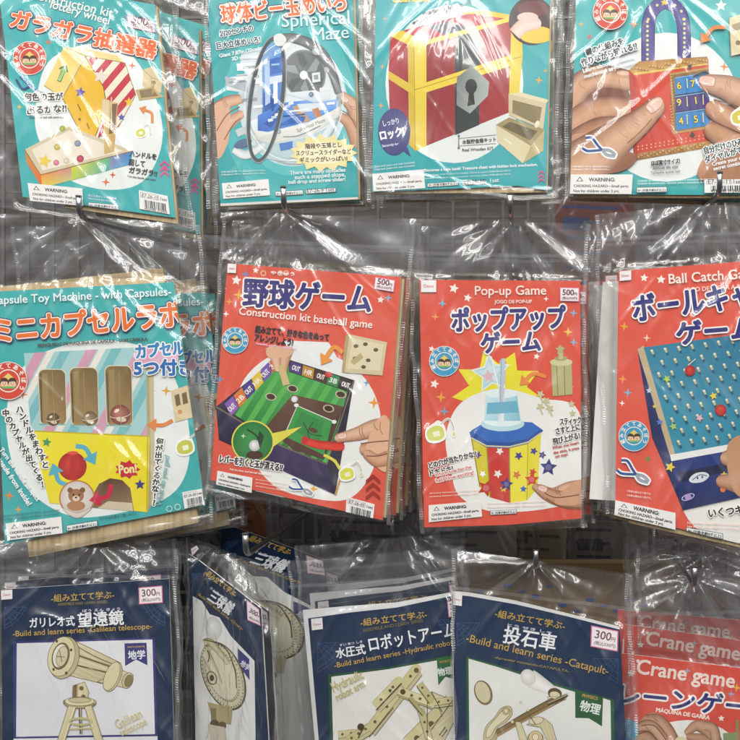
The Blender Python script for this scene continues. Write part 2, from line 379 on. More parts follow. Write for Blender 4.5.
        def edge(y, k): return .005*N(Vector((y*9, 3.3+k, 1))+off0)+.0022*N(Vector((y*38, 5.3+k, 1))+off0)
        def grid(step, fn):
            nu, nv = max(4, int(wd/step)), max(4, int(ht/step)); V = []; F = []
            for j in range(nv+1):
                v = j/nv; a, b = B[0].lerp(B[3], v), B[1].lerp(B[2], v)
                for i in range(nu+1):
                    p = a.lerp(b, i/nu); e = min(1, min(i, nu-i)*step/.006)*min(1, (nv-j)*step/.006)
                    p = p+ux*edge(p.y, round(i/nu))*abs(2*i/nu-1)**3+Vector((0, .004*N(Vector((p.x*22, 8, 1))+off)*(j/nv)**6))
                    q = .0022*noise.noise(Vector((p.y*30, p.x*8, 5))+off) if i in (0, nu) else 0
                    V.append((p.x+q, fn(p, e), p.y))
            for j in range(nv):
                for i in range(nu): k = j*(nu+1)+i; F.append((k, k+1, k+nu+2, k+nu+1))
            return V, F
        def front(p, e):
            m = max(0, min(1, (sd(p)+.012)/.016)); m = m*m*(3-2*m)
            y = -(.0015+m*(top+.0012)+wr(p, m))*e+.003*(1-e)
            return min(y, -top-.0002*0-.0004) if sd(p) > -.002 else y
        V, F = grid(.0018, front)
        fb = link('plastic_bag', mesh('plastic_bag', V, F, None, True), M_FILM, root)
        off = off+Vector((7, 3, 1))
        def back(p, e):
            m = max(0, min(1, (sd(p)+.012)/.016)); m = m*m*(3-2*m)
            return (.003+m*th-(1-m)*.4*wr(p, m))*1
        V, F = grid(.004, back); link('back_film', mesh('back_film', V, F, None, True), M_FILM, fb)
        def strip(a, b, w, nm, per=.0024, amp_=.0006):
            L = (b-a).length; n = int(L/(per/2)); d = (b-a)/L; nr = Vector((-d.y, d.x)); V = []; F = []
            for i in range(n+1):
                p = a+d*(L*i/n); z = amp_*(1 if i % 2 else -1)*max(0, .3+1.6*N(Vector((p.x*60, p.y*60, 4))+off)); wob = .0012*noise.noise(Vector((p.x*30, p.y*30, 2))+off)
                side = 0 if (a-B[0]).length < (a-B[1]).length else 1
                p = p+ux*edge(p.y, side)
                for k in (-1, 0, 1): q = p+nr*(k*w/2+wob); V.append((q.x, .0005+z*(1-abs(k)*.4)-.002, q.y))
                if i: F += [(3*i-3, 3*i-2, 3*i+1, 3*i), (3*i-2, 3*i-1, 3*i+2, 3*i+1)]
            link(nm, mesh(nm, V, F), M_SEAM, fb)
        i1 = (B[1]-B[0]).normalized()*.0035
        strip(B[0]+i1, B[3]+i1, .0036, 'side_seam'); strip(B[1]-i1, B[2]-i1, .0036, 'side_seam')
        if header:
            h0, h1 = B[0].lerp(B[3], header), B[1].lerp(B[2], header); strip(h0, h1, .0035, 'header_seam', .004, .0003)

def copy_pack(root, label, dpx, y, rz=0, roll=0, pitch=0, group=None, skip=()):
    """another pack of the same kit: copies the thing, its parts and their sub-parts"""
    c = root.copy(); COL.objects.link(c); c['label'] = label
    if group: c['group'] = group
    L = root.location; k = D/(D+L.y)
    px = (CX+(L.x-CX)*k)*1000+dpx[0]; py = 740-(CZ+(L.z-CZ)*k)*1000+dpx[1]
    c.location = P(px, py, y)
    e = root.rotation_euler.copy(); c.rotation_euler = (Matrix.Rotation(math.radians(roll), 3, 'Y') @ Matrix.Rotation(math.radians(rz), 3, 'Z') @ e.to_matrix()).to_euler()
    for ch in list(root.children):
        if ch.name.split('.')[0] in skip: continue
        d = ch.copy(); COL.objects.link(d); d.parent = c
        for g in list(ch.children):
            f = g.copy(); COL.objects.link(f); f.parent = d
    return c
TEAL, RED, NAVY = '#3fb2b3', '#e25a43', '#0c2848'
OUT_T = ((9, '#3d3a6e'), (5.5, '#fff6ea'))
# ================================================================== top row
def lottery():
    a = Art((0, 0, 3.086), (300, 620), -.002, yaw=9)
    card = [(-10, -80), (478, 15), (541, 672), (70, 607)]
    a.blob([(110, 330), (150, 190), (280, 135), (400, 165), (480, 300), (500, 440), (440, 560), (320, 585), (190, 540), (120, 430)], '#eef3ee')
    for x, y, r, c in ((150, 130, 11, '#e8743c'), (408, 203, 13, '#e8743c'), (327, 562, 14, '#e8743c'), (348, 540, 12, '#d8583c'), (60, 330, 9, '#f5c542'), (115, 110, 7, '#fff'), (135, 15, 4, '#fff'), (110, 15, 3, '#fff')): a.spark(x, y, r, c)
    pl = [(198, 143), (262, 172), (192, 302), (136, 264)]; a.poly(pl, '#f2d77c')
    a.poly([(258, 150), (370, 172), (385, 196), (268, 174)], '#efd78c'); a.poly([(198, 143), (300, 160), (262, 174)], '#f3e0a0')
    a.poly([(264, 174), (318, 268), (330, 330), (290, 432), (256, 425), (193, 303)], '#eebc1e')
    s = [(268, 174), (386, 194), (419, 292), (366, 392), (300, 430), (330, 330), (318, 268)]; a.poly(s, '#f3e9d2'); a.stripes(s, 40, 40, '#c92c40', 8)
    a.line([(264, 174), (319, 268), (330, 330), (290, 432)], 2.5, '#7a5a18'); a.line([(193, 303), (256, 425), (290, 432)], 2.5, '#8a6a20'); a.line([(198, 143), (262, 172), (386, 194), (419, 292), (366, 392), (290, 432)], 2, '#8a6a30'); a.line([(136, 264), (193, 303), (264, 174)], 2, '#8a6a30')
    a.arrow([(182, 252), (196, 218)], 13, '#5a7a3a', 1.6); a.arrow([(182, 249), (196, 220)], 9, '#a8d08a', 1.6)
    a.star(248, 285, 17, '#5a4fb0', a=10); a.star(310, 235, 24, '#e9ddd0', a=12); a.star(398, 315, 15, '#f2c62a'); a.star(375, 362, 12, '#5a4fb0'); a.star(246, 368, 6, '#7a5a18'); a.line([(240, 322), (250, 342)], 3, '#7a5a18'); a.line([(268, 380), (276, 398)], 3, '#7a5a18')
    # tray
    a.poly([(76, 462), (214, 390), (411, 466), (126, 540)], '#d9c8a6'); a.poly([(98, 462), (214, 402), (380, 466), (132, 526)], '#efe6d2')
    a.gpoly([(126, 538), (411, 466), (402, 508), (131, 580)], ['#f0952c', '#3b86c8', '#4aa0d8', '#e8d23a']); a.gpoly([(76, 462), (126, 538), (131, 580), (82, 502)], ['#c8963a', '#e07a2c', '#e8642a', '#d88a30'])
    a.gpoly([(220, 515), (340, 484), (336, 526), (222, 557)], ['#d9d63a', '#5cb87a', '#4ab0a0', '#b8d04a']); a.line([(76, 462), (126, 540), (411, 466)], 2.5, '#7a5a30')
    for x, y, r, c, d in ((177, 454, 10, '#e8d87a', '#b8a040'), (240, 443, 10, '#a8b0c0', '#7a80a0'), (248, 490, 11, '#e0506a', '#a02040'), (205, 497, 9, '#f6f0e4', '#c8b8a0'), (193, 397, 9, '#c8d06a', '#98a030'), (174, 502, 9, '#e890a0', '#c05a70')): a.ell(x, y, r, r, c, c2=d)
    a.star(138, 497, 22, '#f0d24a', a=15)
    a.gpoly([(318, 308), (364, 318), (352, 468), (322, 476)], ['#e0c890', '#d8b878', '#c89c50', '#d8b878']); a.poly([(342, 322), (362, 320), (354, 410), (336, 414)], '#7a5a30'); a.poly([(316, 305), (338, 309), (334, 380), (314, 372)], '#e6d2a4'); a.line([(344, 300), (344, 400)], 4, '#d8c090')
    a.poly([(442, 215), (470, 205), (500, 250), (498, 285), (468, 300), (440, 262)], '#dcc89a'); a.poly([(418, 278), (470, 268), (505, 300), (430, 310)], '#c8ae78'); a.poly([(430, 280), (468, 273), (490, 296), (436, 303)], '#8a7a50'); a.ell(475, 255, 6, 6, '#8a7448'); a.line([(474, 255), (472, 290)], 5, '#b89c64'); a.line([(442, 215), (468, 240), (500, 250)], 1.6, '#a08a58'); a.line([(468, 240), (468, 298)], 1.6, '#a08a58')
    a.arrow([(470, 380), (468, 350), (448, 340)], 8, '#e88a3c')
    a.glue(435, 408, .75)
    a.chev(508, 500, 1.1, '#d65a92'); a.chev(508, 512, .6, '#d65a92')
    a.curve([(50, 245), (70, 275), (95, 265)], 7, '#2a4a80'); a.curve([(62, 235), (90, 262), (120, 285)], 7, '#385fa0'); a.line([(115, 282), (140, 292)], 9, '#a8b0b8')
    W = ((4, '#f6f6f0'),)
    a.text('何色の玉が', 76, 310, 194, 308, 22, '#3a2f2a', .9, W); a.text('出るかな?!', 86, 352, 206, 344, 23, '#3a2f2a', .9, W); a.text('What color ball will come out?', 90, 366, 200, 364, None, '#555', .2)
    a.text('ハンドルを', 400, 482, 482, 492, 16, '#333', .7); a.text('回して', 398, 508, 446, 514, 17, '#333', .7); a.text('ガラガラ!!', 398, 532, 484, 544, 17, '#333', .7); a.text('Turn the handle and rattle', 392, 546, 480, 558, None, '#555', .2)
    a.text('木工工作キット 対象年齢', 272, 606, 360, 616, None, '#eef', .1); a.text('Made of wood. Glue not included', 272, 614, 355, 624, None, '#eef', .1)
    a.on('title_lettering'); a.text('Construction kit', 92, -6, 346, 54, None, '#f2f8f6', .6); a.text('lottery wheel', 155, 24, 335, 76, None, '#f2f8f6', .6)
    a.text('ガラガラ抽選器', 32, 78, 478, 178, 50, '#ee6a2c', 2.4, ((8, '#46406e'), (5, '#fff2e0'))); a.on('artwork')
    a.logo(92, 180, 50); a.price([(389, 48), (476, 68), (482, 102), (396, 84)], '500', '(税込550円)'); a.warn([(86, 565), (255, 582), (258, 636), (94, 620)])
    a.pill([(272, 624), (366, 632), (368, 648), (274, 640)]); a.barcode([(429, 587), (518, 605), (525, 662), (432, 645)], 'E7-26-15')
    return a.build('craft_kit_pack', 'teal lottery wheel kit pack with yellow hexagon drum, crumpled bag front', 'craft kit pack', 'lottery wheel kits on one hook', card, TEAL, [(-70, -140), (540, -140), (600, 712), (-25, 640)], (240, -120),
        [([(40, -70), (484, 20), (549, 690), (200, 640)], .0022, .006)], seed=11, amp=1.5, th=.014)
def maze():
    a = Art((190, 0, 3.216), (320, 640), 0, yaw=2)
    card = [(54, -40), (524, -40), (541, 634), (98, 655)]
    for r, c in ((300, '#49b8ba'), (255, '#3fb2b4'), (215, '#5cc2c4')): a.ell(320, 350, r*.72, r, c)
    a.ell(330, 330, 175, 205, '#cfe4e6')
    # hands
    a.tube([(60, 420), (80, 370), (120, 330), (165, 318)], [70, 60, 42, 30], '#e4b696', '#9a6444'); a.tube([(70, 470), (110, 410), (160, 370)], [60, 44, 30], '#e6b798', '#b07a5c'); a.blob([(74, 350), (120, 330), (130, 400), (118, 470), (86, 505)], '#dfae8e')
    a.tube([(545, 430), (530, 350), (490, 312)], [60, 50, 36], '#e6b999', '#9a6444'); a.tube([(545, 470), (515, 400), (478, 372)], [54, 40, 26], '#dba988', '#94603f'); a.curve([(482, 352), (512, 372), (540, 420)], 3, '#8a563a'); a.nail(496, 318, 13, 215); a.crease(520, 340, 24, 20); a.crease(524, 348, 24, 20); a.curve([(86, 420), (120, 368), (160, 344)], 3.5, '#8a563a'); a.curve([(110, 450), (140, 400), (164, 380)], 3, '#8a563a'); a.crease(112, 336, 22, 60); a.crease(118, 332, 22, 60)
    # sphere: rear ring, panels, dial
    a.ell(320, 330, 150, 190, '#e3ecee'); a.ring(330, 330, 150, 198, 8, '#a9b7bb')
    a.gpoly([(120, 250), (195, 238), (240, 262), (238, 345), (195, 352), (190, 300), (118, 290)], ['#f2f3f2', '#e4e8e8', '#c8d0d4', '#b6c2c8', '#c2ccd0', '#d4dadc', '#e8ebea'])
    a.poly([(165, 175), (232, 150), (245, 235), (160, 215)], '#d9e4ea'); a.poly([(112, 245), (185, 262), (186, 298), (116, 276)], '#b4bcc0'); a.poly([(150, 205), (240, 200), (240, 225), (152, 228)], '#f1f4f4'); a.poly([(160, 300), (240, 290), (240, 375), (190, 390)], '#c6d2d8')
    a.gpoly([(232, 160), (282, 128), (298, 180), (300, 330), (232, 400)], ['#8fb6e6', '#6a9ede', '#5a90d8', '#4a80d0', '#3f74c4']); a.poly([(256, 190), (296, 182), (298, 232), (258, 242)], '#3d6fc0'); a.poly([(236, 300), (276, 290), (276, 350), (238, 366)], '#2f5cae'); a.poly([(244, 250), (300, 240), (300, 262), (246, 274)], '#dce8f2'); a.poly([(268, 262), (282, 260), (282, 330), (268, 336)], '#eef4f6'); a.poly([(240, 200), (256, 194), (258, 330), (242, 340)], '#b9d2ee')
    a.ell(368, 238, 66, 76, '#6c7274', a=-10); 
    for i in range(6):
        t = math.radians(60*i+10); u = t+.62
        a.poly([(366+14*math.cos(t), 242+14*math.sin(t)), (366+62*math.cos(t), 240+70*math.sin(t)), (366+62*math.cos(t+.28), 240+70*math.sin(t+.28)), (366+40*math.cos(u), 242+44*math.sin(u))], '#9aa2a4' if i % 2 else '#565c5e')
    a.ell(366, 242, 13, 14, '#f0f2f0'); a.ring(368, 238, 66, 76, 5, '#888e90', -10)
    a.poly([(392, 235), (418, 232), (420, 262), (394, 266)], '#e8ecec'); a.poly([(398, 242), (412, 240), (413, 255), (400, 257)], '#9aa4a6'); a.poly([(416, 284), (444, 276), (446, 288), (418, 297)], '#eef0f0')
    a.gpoly([(218, 372), (300, 330), (420, 318), (474, 318), (470, 350), (380, 392), (250, 424), (218, 420)], ['#3f80d8', '#4a8ade', '#69a4ea', '#8ebcf2', '#5e9ae6', '#4a8ade', '#3a74cc', '#3468bc'])
    a.gpoly([(298, 300), (400, 330), (470, 320), (402, 290)], ['#dfeaf0', '#c2d4e0', '#dbe6ec', '#eef2f2']); a.poly([(330, 344), (352, 338), (388, 388), (362, 396)], '#c9a27c'); a.poly([(345, 335), (430, 330), (440, 352), (356, 362)], '#dde7ee'); a.poly([(392, 352), (412, 346), (424, 372), (404, 380)], '#c9855c'); a.poly([(240, 398), (300, 330), (312, 336), (262, 412)], '#1f56a8'); a.poly([(270, 410), (340, 372), (372, 376), (366, 392)], '#2d66b8')
    a.gpoly([(196, 416), (250, 430), (380, 400), (486, 340), (484, 372), (392, 432), (262, 462), (204, 448)], ['#e9e7dd', '#f3f1e8', '#f6f4ec', '#e8e6de', '#d8d8d2', '#ebe9e0', '#e1dfd6', '#cfcfc8'])
    a.text('Spherical Maze', 346, 426, 436, 390, None, '#8a8f90', .3)
    a.poly([(210, 450), (262, 464), (380, 440), (440, 410), (380, 490), (300, 520), (240, 510)], '#bcd2d6'); a.poly([(286, 462), (330, 454), (330, 480), (292, 486)], '#3f78c4'); a.curve([(150, 430), (180, 420), (205, 440)], 24, '#c6d0d2'); a.tube([(140, 480), (180, 498), (230, 470)], [24, 30, 26], '#e9edec', '#a8b4b6'); a.ell(170, 462, 30, 14, '#4a6a8a', -20)
    a.ring(335, 322, 158, 196, 2.5, '#f4fafa', 6); a.ring(335, 322, 150, 188, 1.5, '#9fc4c8', 6)
    for i in range(7): x, y = 250+i*11, 384-i*9; a.poly([(x, y), (x+16, y-4), (x+18, y+5), (x+2, y+9)], ('#eaf1f6', '#bcd4ee')[i % 2])
    for x, y, w, h, c in ((176, 182, 44, 10, '#fbfcfc'), (170, 214, 50, 8, '#a6b2b8'), (196, 262, 36, 10, '#fafbfb'), (126, 262, 52, 5, '#8f9a9e'), (168, 318, 48, 9, '#9aa6ac'), (204, 340, 30, 9, '#f6f8f8'), (262, 206, 26, 6, '#a9c8ec'), (262, 318, 8, 40, '#1f4f9c'), (306, 200, 5, 110, '#c6d8e6'), (320, 356, 60, 5, '#f4f8fa'), (300, 372, 70, 4, '#1f4f9c'), (440, 330, 26, 8, '#f6f8f8'), (150, 240, 34, 5, '#c9d2d6')): a.poly([(x, y), (x+w, y-w*.09), (x+w, y+h-w*.09), (x, y+h)], c)
    a.ell(390, 304, 8, 8, '#9fb8c8', c2='#5a7890'); a.ell(286, 424, 7, 7, '#c8d4da', c2='#7a8c96'); a.ell(216, 246, 6, 6, '#d8e0e4', c2='#8c9aa2')
    a.curve([(420, 180), (448, 250), (452, 320)], 5, '#dfeaec'); a.curve([(300, 440), (350, 436), (420, 404)], 3, '#7f98a2')
    a.ring(246, 320, 52, 200, 15, '#484e52', 8); a.ring(246, 320, 58, 206, 3, '#a4aaac', 8)
    a.tube([(272, 128), (330, 122), (400, 150), (448, 210), (478, 300)], [26, 30, 34, 32, 22], '#7c8082', '#4e5254', False); a.blob([(270, 118), (292, 108), (310, 126), (300, 146), (276, 146)], '#e6e8e6'); a.ell(404, 168, 12, 9, '#b8bcbc', 30); a.ell(440, 225, 10, 8, '#b8bcbc', 50)
    a.poly([(430 + (110 if i % 2 == 0 else 92)*math.cos(math.pi*i/15), 492+(62 if i % 2 == 0 else 46)*math.sin(math.pi*i/15)) for i in range(30)], '#f1e4a2'); a.ell(430, 492, 80, 36, '#f6efc6')
    for i, t in enumerate(('階段や玉落とし', 'スクリュースライダーなど', 'ギミックがいっぱい!')):
        w = (58, 88, 76)[i]; a.text(t, 430-w, 478+i*22, 430+w, 472+i*22, 15, '#5a4030', .6)
    for i, t in enumerate(('There are many obstacles', 'such a stepped slope,', 'ball drop and screw slider!')): a.text(t, (322, 338, 318)[i], 562+i*15, 500, 552+i*15, None, '#e9f6f6', .4)
    a.text('約20センチの', 98, 118, 204, 98, 19, '#2f3e50', .8, ((3, '#eef8f6'),)); a.text('巨大立体めいろ!', 88, 158, 228, 136, 21, '#2f3e50', .8, ((3, '#eef8f6'),)); a.text('Giant 7.87in.(20cm)', 96, 186, 225, 162, None, '#eef8f8', .5); a.text('3D maze!', 136, 196, 200, 186, None, '#eef8f8', .5)
    for i in range(2): a.text('※写真は組み立て例です。塗料は含まれておりません。', 100, 556+i*9, 244, 550+i*9, None, '#d8f0f0', .1)
    a.on('title_lettering'); a.text('球体ビー玉めいろ', 104, 72, 502, 28, 56, '#ee6a2c', 1.7, ((8.5, '#46406e'), (5.5, '#fff2e0'))); a.text('きゅうたい', 112, 22, 200, 12, 10, '#fff', .5); a.text('Spherical', 296, 88, 514, 76, None, '#d9f2f4', .3); a.text('Maze', 396, 132, 512, 122, None, '#d9f2f4', .3); a.on('artwork')
    a.warn([(103, 590), (253, 576), (258, 628), (108, 640)]); a.pill([(274, 616), (364, 611), (365, 626), (276, 631)]); a.pill([(372, 610), (470, 604), (470, 618), (373, 624)], 'E7-26-9 1set')
    a.on('bottom_strip'); a.poly([(98, 655), (541, 634), (541, 641), (99, 663)], '#e2e0da')
    return a.build('craft_kit_pack', 'teal spherical maze kit pack showing hands holding a grey and blue ball', 'craft kit pack', 'spherical maze kits on one hook', card, '#2fa5a8', [(38, -80), (604, -80), (594, 655), (58, 672)], (320, -70),
        [([(60, -40), (530, -40), (546, 640), (102, 664)], .0022, .004)], seed=22, amp=.65, th=.012)
def chest():
    a = Art((350, 0, 3.219), (350, 600), -.004)
    card = [(84, -40), (645, -40), (632, 612), (540, 598), (70, 618)]
    a.ell(336, 270, 222, 255, '#e9efea')
    for x, y, r in ((112, 60, 7), (100, 340, 10), (608, 258, 14), (628, 228, 9), (104, 215, 8)): a.spark(x, y, r, '#e8a83c')
    a.poly([(132, 108), (390, 42), (526, 62), (206, 150)], '#c23a44'); a.poly([(140, 106), (206, 150), (246, 138), (170, 98)], '#ecd043'); a.poly([(246, 86), (320, 66), (398, 96), (318, 118)], '#4c5560'); a.poly([(340, 46), (430, 32), (526, 50), (526, 64), (400, 45)], '#e8c93c')
    a.gpoly([(206, 150), (526, 60), (552, 172), (206, 290)], ['#9a3636', '#b84a44', '#a83c3a', '#8c2c30']); a.gpoly([(206, 290), (552, 172), (512, 362), (210, 484)], ['#8e2a30', '#a63a3c', '#a83a3a', '#9c3236'])
    a.gpoly([(130, 108), (206, 150), (206, 290), (124, 236)], ['#c03c44', '#a83038', '#902830', '#b03440']); a.gpoly([(124, 236), (206, 290), (210, 484), (128, 392)], ['#b03440', '#8e2830', '#a02c34', '#a8323c'])
    a.gpoly([(338, 112), (416, 90), (416, 402), (338, 436)], ['#3c4442', '#4c5452', '#3a4240', '#2c3432'])
    Y = '#ecd043'
    a.poly([(204, 150), (246, 138), (246, 470), (210, 486)], Y); a.poly([(186, 140), (206, 150), (210, 486), (190, 466)], '#d8b830'); a.poly([(520, 62), (550, 54), (556, 172), (540, 352), (510, 364)], Y)
    a.poly([(124, 228), (206, 278), (206, 308), (124, 254)], '#dfc038'); a.poly([(206, 278), (552, 166), (550, 202), (206, 310)], Y); a.poly([(132, 100), (206, 140), (206, 154), (130, 116)], Y); a.poly([(206, 140), (526, 52), (526, 66), (206, 156)], '#f0d850')
    a.line([(206, 290), (552, 182)], 2, '#a08420'); a.line([(206, 150), (210, 484)], 1.6, '#a08420')
    a.gpoly([(391, 212), (448, 264), (444, 308), (386, 366), (343, 338), (344, 250)], ['#7e8680', '#a8aeaa', '#b4b9b6', '#a6aca8', '#8c9490', '#767e7a']); a.ell(390, 278, 19, 24, '#30302e'); a.poly([(384, 290), (397, 288), (402, 336), (378, 342)], '#30302e')
    a.ell(585, 68, 74, 78, '#3c2320'); a.ell(600, 112, 56, 28, '#e8c93c'); a.tube([(530, 110), (560, 82), (596, 76)], [44, 46, 40], '#f2d8cc', '#d8a894'); a.ell(590, 28, 50, 26, '#6a2a28'); a.ell(572, 56, 34, 16, '#e8c8bc')
    a.ell(142, 425, 52, 76, '#40407e'); a.text('しっかり', 108, 406, 158, 396, 17, '#e9e6f2', .4); a.text('ロック!', 100, 450, 176, 434, 28, '#fff', 1.3); a.text('Securely locks!', 104, 474, 170, 464, None, '#e0dff0', .3); a.poly([(150, 470), (196, 505), (172, 440)], '#40407e')
    # small wooden chest
    a.poly([(510, 302), (632, 330), (622, 416), (512, 372)], '#d6c69c'); a.poly([(510, 302), (552, 298), (640, 322), (632, 332)], '#e6dab4'); a.poly([(524, 322), (618, 346), (608, 404), (522, 364)], '#8a7c50'); a.poly([(470, 402), (512, 378), (626, 418), (582, 470)], '#a89868'); a.poly([(470, 402), (582, 470), (556, 526), (474, 456)], '#e2d6ae'); a.poly([(582, 470), (626, 418), (622, 486), (556, 526)], '#c6b584'); a.poly([(490, 408), (514, 392), (604, 422), (580, 452)], '#6e6240'); a.line([(495, 446), (520, 464)], 5, '#f4ecd0'); a.ell(602, 400, 7, 12, '#f0e8cc', 20)
    a.text('貯金箱になる!', 236, 52, 330, 24, 11, '#555', .3); a.text('宝箱のロックギミック付きだから…', 204, 82, 404, 4, 11, '#555', .3)
    a.on('wood_sign'); a.line([(350, 438), (350, 476)], 3, '#777'); a.line([(350, 446), (470, 434)], 1.4, '#777'); a.line([(350, 470), (470, 462)], 1.4, '#777'); a.ell(350, 438, 4, 4, '#777'); a.ell(350, 476, 4, 4, '#777'); a.text('木製貯金箱キット', 362, 464, 470, 454, 13, '#444', .4); a.text('Real Wooden KIT', 362, 488, 462, 482, None, '#444', .2); a.on('artwork')
    a.text('Becomes a coin bank! Treasure chest with hidden lock mechanism.', 240, 553, 604, 534, None, '#eef8f8', .4)
    for i in range(2): a.text('Caixa em formato de baú do tesouro com fechadura. Torna-se um cofrinho! ※写真は組み立て例です。', 240, 566+i*11, 520, 552+i*11, None, '#d8f0f0', .1)
    for i in range(2): a.text('Glue and paint are not included.', 78, 540+i*10, 210, 526+i*10, None, '#d8f0f0', .1)
    a.chev(616, 552, .85, '#d65a92')
    a.on('title_lettering'); a.text('Coin bank', 138, 8, 256, 4, 22, '#f2d64a', 1.5); a.on('artwork')
    a.warn([(72, 560), (238, 545), (242, 606), (76, 616)]); a.pill([(248, 590), (348, 584), (348, 597), (249, 603)]); a.pill([(362, 584), (440, 580), (440, 592), (363, 596)], 'E7-26-10'); a.text('1set', 452, 588, 480, 586, None, '#e8f4f4', .3)
    return a.build('craft_kit_pack', 'teal treasure chest kit pack, red chest with yellow bands under a bright reflection', 'craft kit pack', 'treasure chest kits on one hook', card, '#36abb0', [(26, -80), (692, -80), (668, 640), (40, 648)], (350, -70),
        [([(90, -40), (650, -40), (636, 618), (76, 622)], .0022, .006)], seed=33, amp=.9, calm=.3, puffs=((310, 215, .04, .013), (440, 300, .03, .007), (190, 480, .025, .004)), th=.014)
def padlock():
    a = Art((530, 0, 3.219), (400, 610), .002)
    card = [(150, -40), (790, -50), (790, 628), (128, 626)]
    a.ell(440, 345, 235, 240, '#eef1ee')
    for x, y, r, c in ((335, 78, 17, '#e88a3c'), (192, 118, 12, '#d8583c'), (625, 215, 16, '#e88a3c'), (165, 78, 10, '#e8a83c')): a.spark(x, y, r, c)
    a.star(615, 18, 19, '#eef4f2')
    for w, c in ((44, '#2f2a60'), (38, '#4a4490')): a.tube([(380, 200), (380, 120), (382, 70), (398, 30), (436, 8), (474, 28), (492, 70), (496, 120), (496, 190)], [w]*9, c, c, False)
    for i in range(9): a.ell(378, 190-i*15, 4.5, 4.5, '#e6d88a'); a.ell(497, 182-i*15, 4.5, 4.5, '#e6d88a')
    for i in range(7): t = math.pi*(1+i/6); a.ell(438+57*math.cos(t), 62+52*math.sin(t), 4.5, 4.5, '#e6d88a')
    a.star(432, 8, 12, '#f0c63a')
    # left hand behind the lock
    SK, SE = '#dcab88', '#7a482e'
    a.blob([(100, 300), (180, 260), (300, 270), (330, 360), (330, 470), (200, 480), (100, 470)], '#7c4a30')
    a.tube([(118, 335), (160, 276), (215, 246), (270, 250), (330, 262)], [86, 82, 76, 70, 62], SK, SE); a.tube([(110, 425), (180, 366), (250, 346), (330, 352)], [78, 78, 70, 64], '#d9a37f', '#84503a'); a.tube([(130, 460), (220, 410), (320, 404)], [66, 64, 56], '#c68e6a', '#6e4028')
    for x, y, L, g in ((206, 236, 34, 70), (214, 246, 40, 72), (224, 252, 30, 74), (168, 276, 30, 40), (205, 356, 40, 60), (214, 366, 34, 62), (290, 262, 30, 85), (280, 356, 26, 84)): a.crease(x, y, L, g, '#b07a58')
    a.ell(212, 226, 26, 12, '#ecc0a2', -20, c2='#e2b08e'); a.ell(300, 236, 22, 8, '#f0cdb2', 4, c2='#e6b997')
    a.gpoly([(318, 226), (574, 190), (582, 470), (338, 516)], ['#d9482f', '#d04028', '#d84a30', '#c83a26']); a.gpoly([(318, 226), (350, 198), (570, 182), (574, 208), (332, 244)], ['#c8923a', '#b8803a', '#a87434', '#c89a44', '#d8aa4a'])
    a.line([(334, 238), (572, 206)], 4, '#f0d060'); a.gpoly([(335, 496), (582, 452), (582, 474), (340, 517)], ['#b07a3c', '#c89850', '#b88440', '#a06c34'])
    for j in range(2):
        for i in range(17): a.ell(348+i*14, 482-i*2.4-j*14+(j*4), 2.6, 2.6, '#f0a878')
    a.gpoly([(318, 226), (338, 244), (346, 516), (334, 514)], ['#b83422', '#c83c28', '#b83420', '#a82c1c'])
    a.poly([(450, 236), (574, 216), (578, 414), (460, 432)], '#c09454'); a.poly([(458, 242), (574, 223), (576, 406), (466, 424)], '#8c6838')
    a.poly([(466, 250), (576, 232), (577, 292), (468, 306)], '#2e86c8'); a.poly([(468, 310), (577, 296), (577, 348), (469, 360)], '#44337e'); a.poly([(469, 364), (577, 352), (577, 404), (470, 420)], '#2e86c8')
    for t, x, y in (('6', 470, 288), ('7', 514, 282), ('9', 470, 342), ('1', 524, 336), ('4', 476, 402), ('5', 524, 396)): a.text(t, x, y, x+22, y-3, None, '#f2d84a', .5, ((2.2, '#2a2a58'),), 32)
    for y in (306, 361): a.line([(467, y+3), (577, y-11)], 7, '#231c44')
    for y in (252, 312, 366): a.line([(467, y), (577, y-16)], 3, '#7ab8e0')
    for i in range(60): a.ell(452+(i*37 % 11), 240+i*3.1, 1.6, 1.6, ('#f0d890', '#6a4420', '#d8a860')[i % 3])
    for i in range(70): a.ell(340+i*3.3, 506-i*.6+(i*29 % 13)-6, 1.7, 1.7, ('#f0d890', '#6a4420', '#e0b060')[i % 3]); a.ell(334+i*3.4, 226-i*.45+(i*31 % 15)-7, 1.6, 1.6, ('#f4e0a0', '#7a5020', '#d8a860')[i % 3])
    for y in (268, 326, 384): a.line([(504, y-14), (506, y+18)], 3, '#f0e0a0'); a.line([(556, y-20), (557, y+12)], 3, '#f0e0a0')
    a.poly([(505, 212), (522, 209), (514, 224)], '#3c3a2c'); a.poly([(512, 440), (532, 438), (521, 424)], '#3c3a2c'); a.curve([(524, 248), (560, 234), (574, 240)], 5, '#1a2a3a')
    # thumb of the left hand in front
    a.gpoly(cat([(128, 448), (180, 430), (250, 436), (300, 480), (345, 505), (310, 545), (240, 562), (128, 562)], True, 5), (['#cc9672']*10+['#a56a48']*10+['#8f583a']*10+['#c08a66']*10))
    a.tube([(110, 570), (200, 505), (285, 440), (348, 396), (402, 346)], [176, 150, 112, 84, 64], '#dfb08d', '#7e4c32')
    a.nail(402, 338, 27, -40)
    for x, y, L, g in ((340, 380, 40, 40), (334, 388, 50, 42), (326, 396, 44, 44), (318, 404, 34, 46), (296, 424, 60, 48), (250, 470, 70, 52), (364, 366, 24, 40), (220, 486, 60, 60)): a.crease(x, y, L, g, '#b98462', 1.5)
    a.curve([(312, 462), (350, 430), (392, 384)], 3, '#8a5638')
    a.tube([(700, 318), (640, 286), (576, 270)], [100, 82, 60], '#deae8b', '#7e4c32'); a.nail(568, 262, 24, 188)
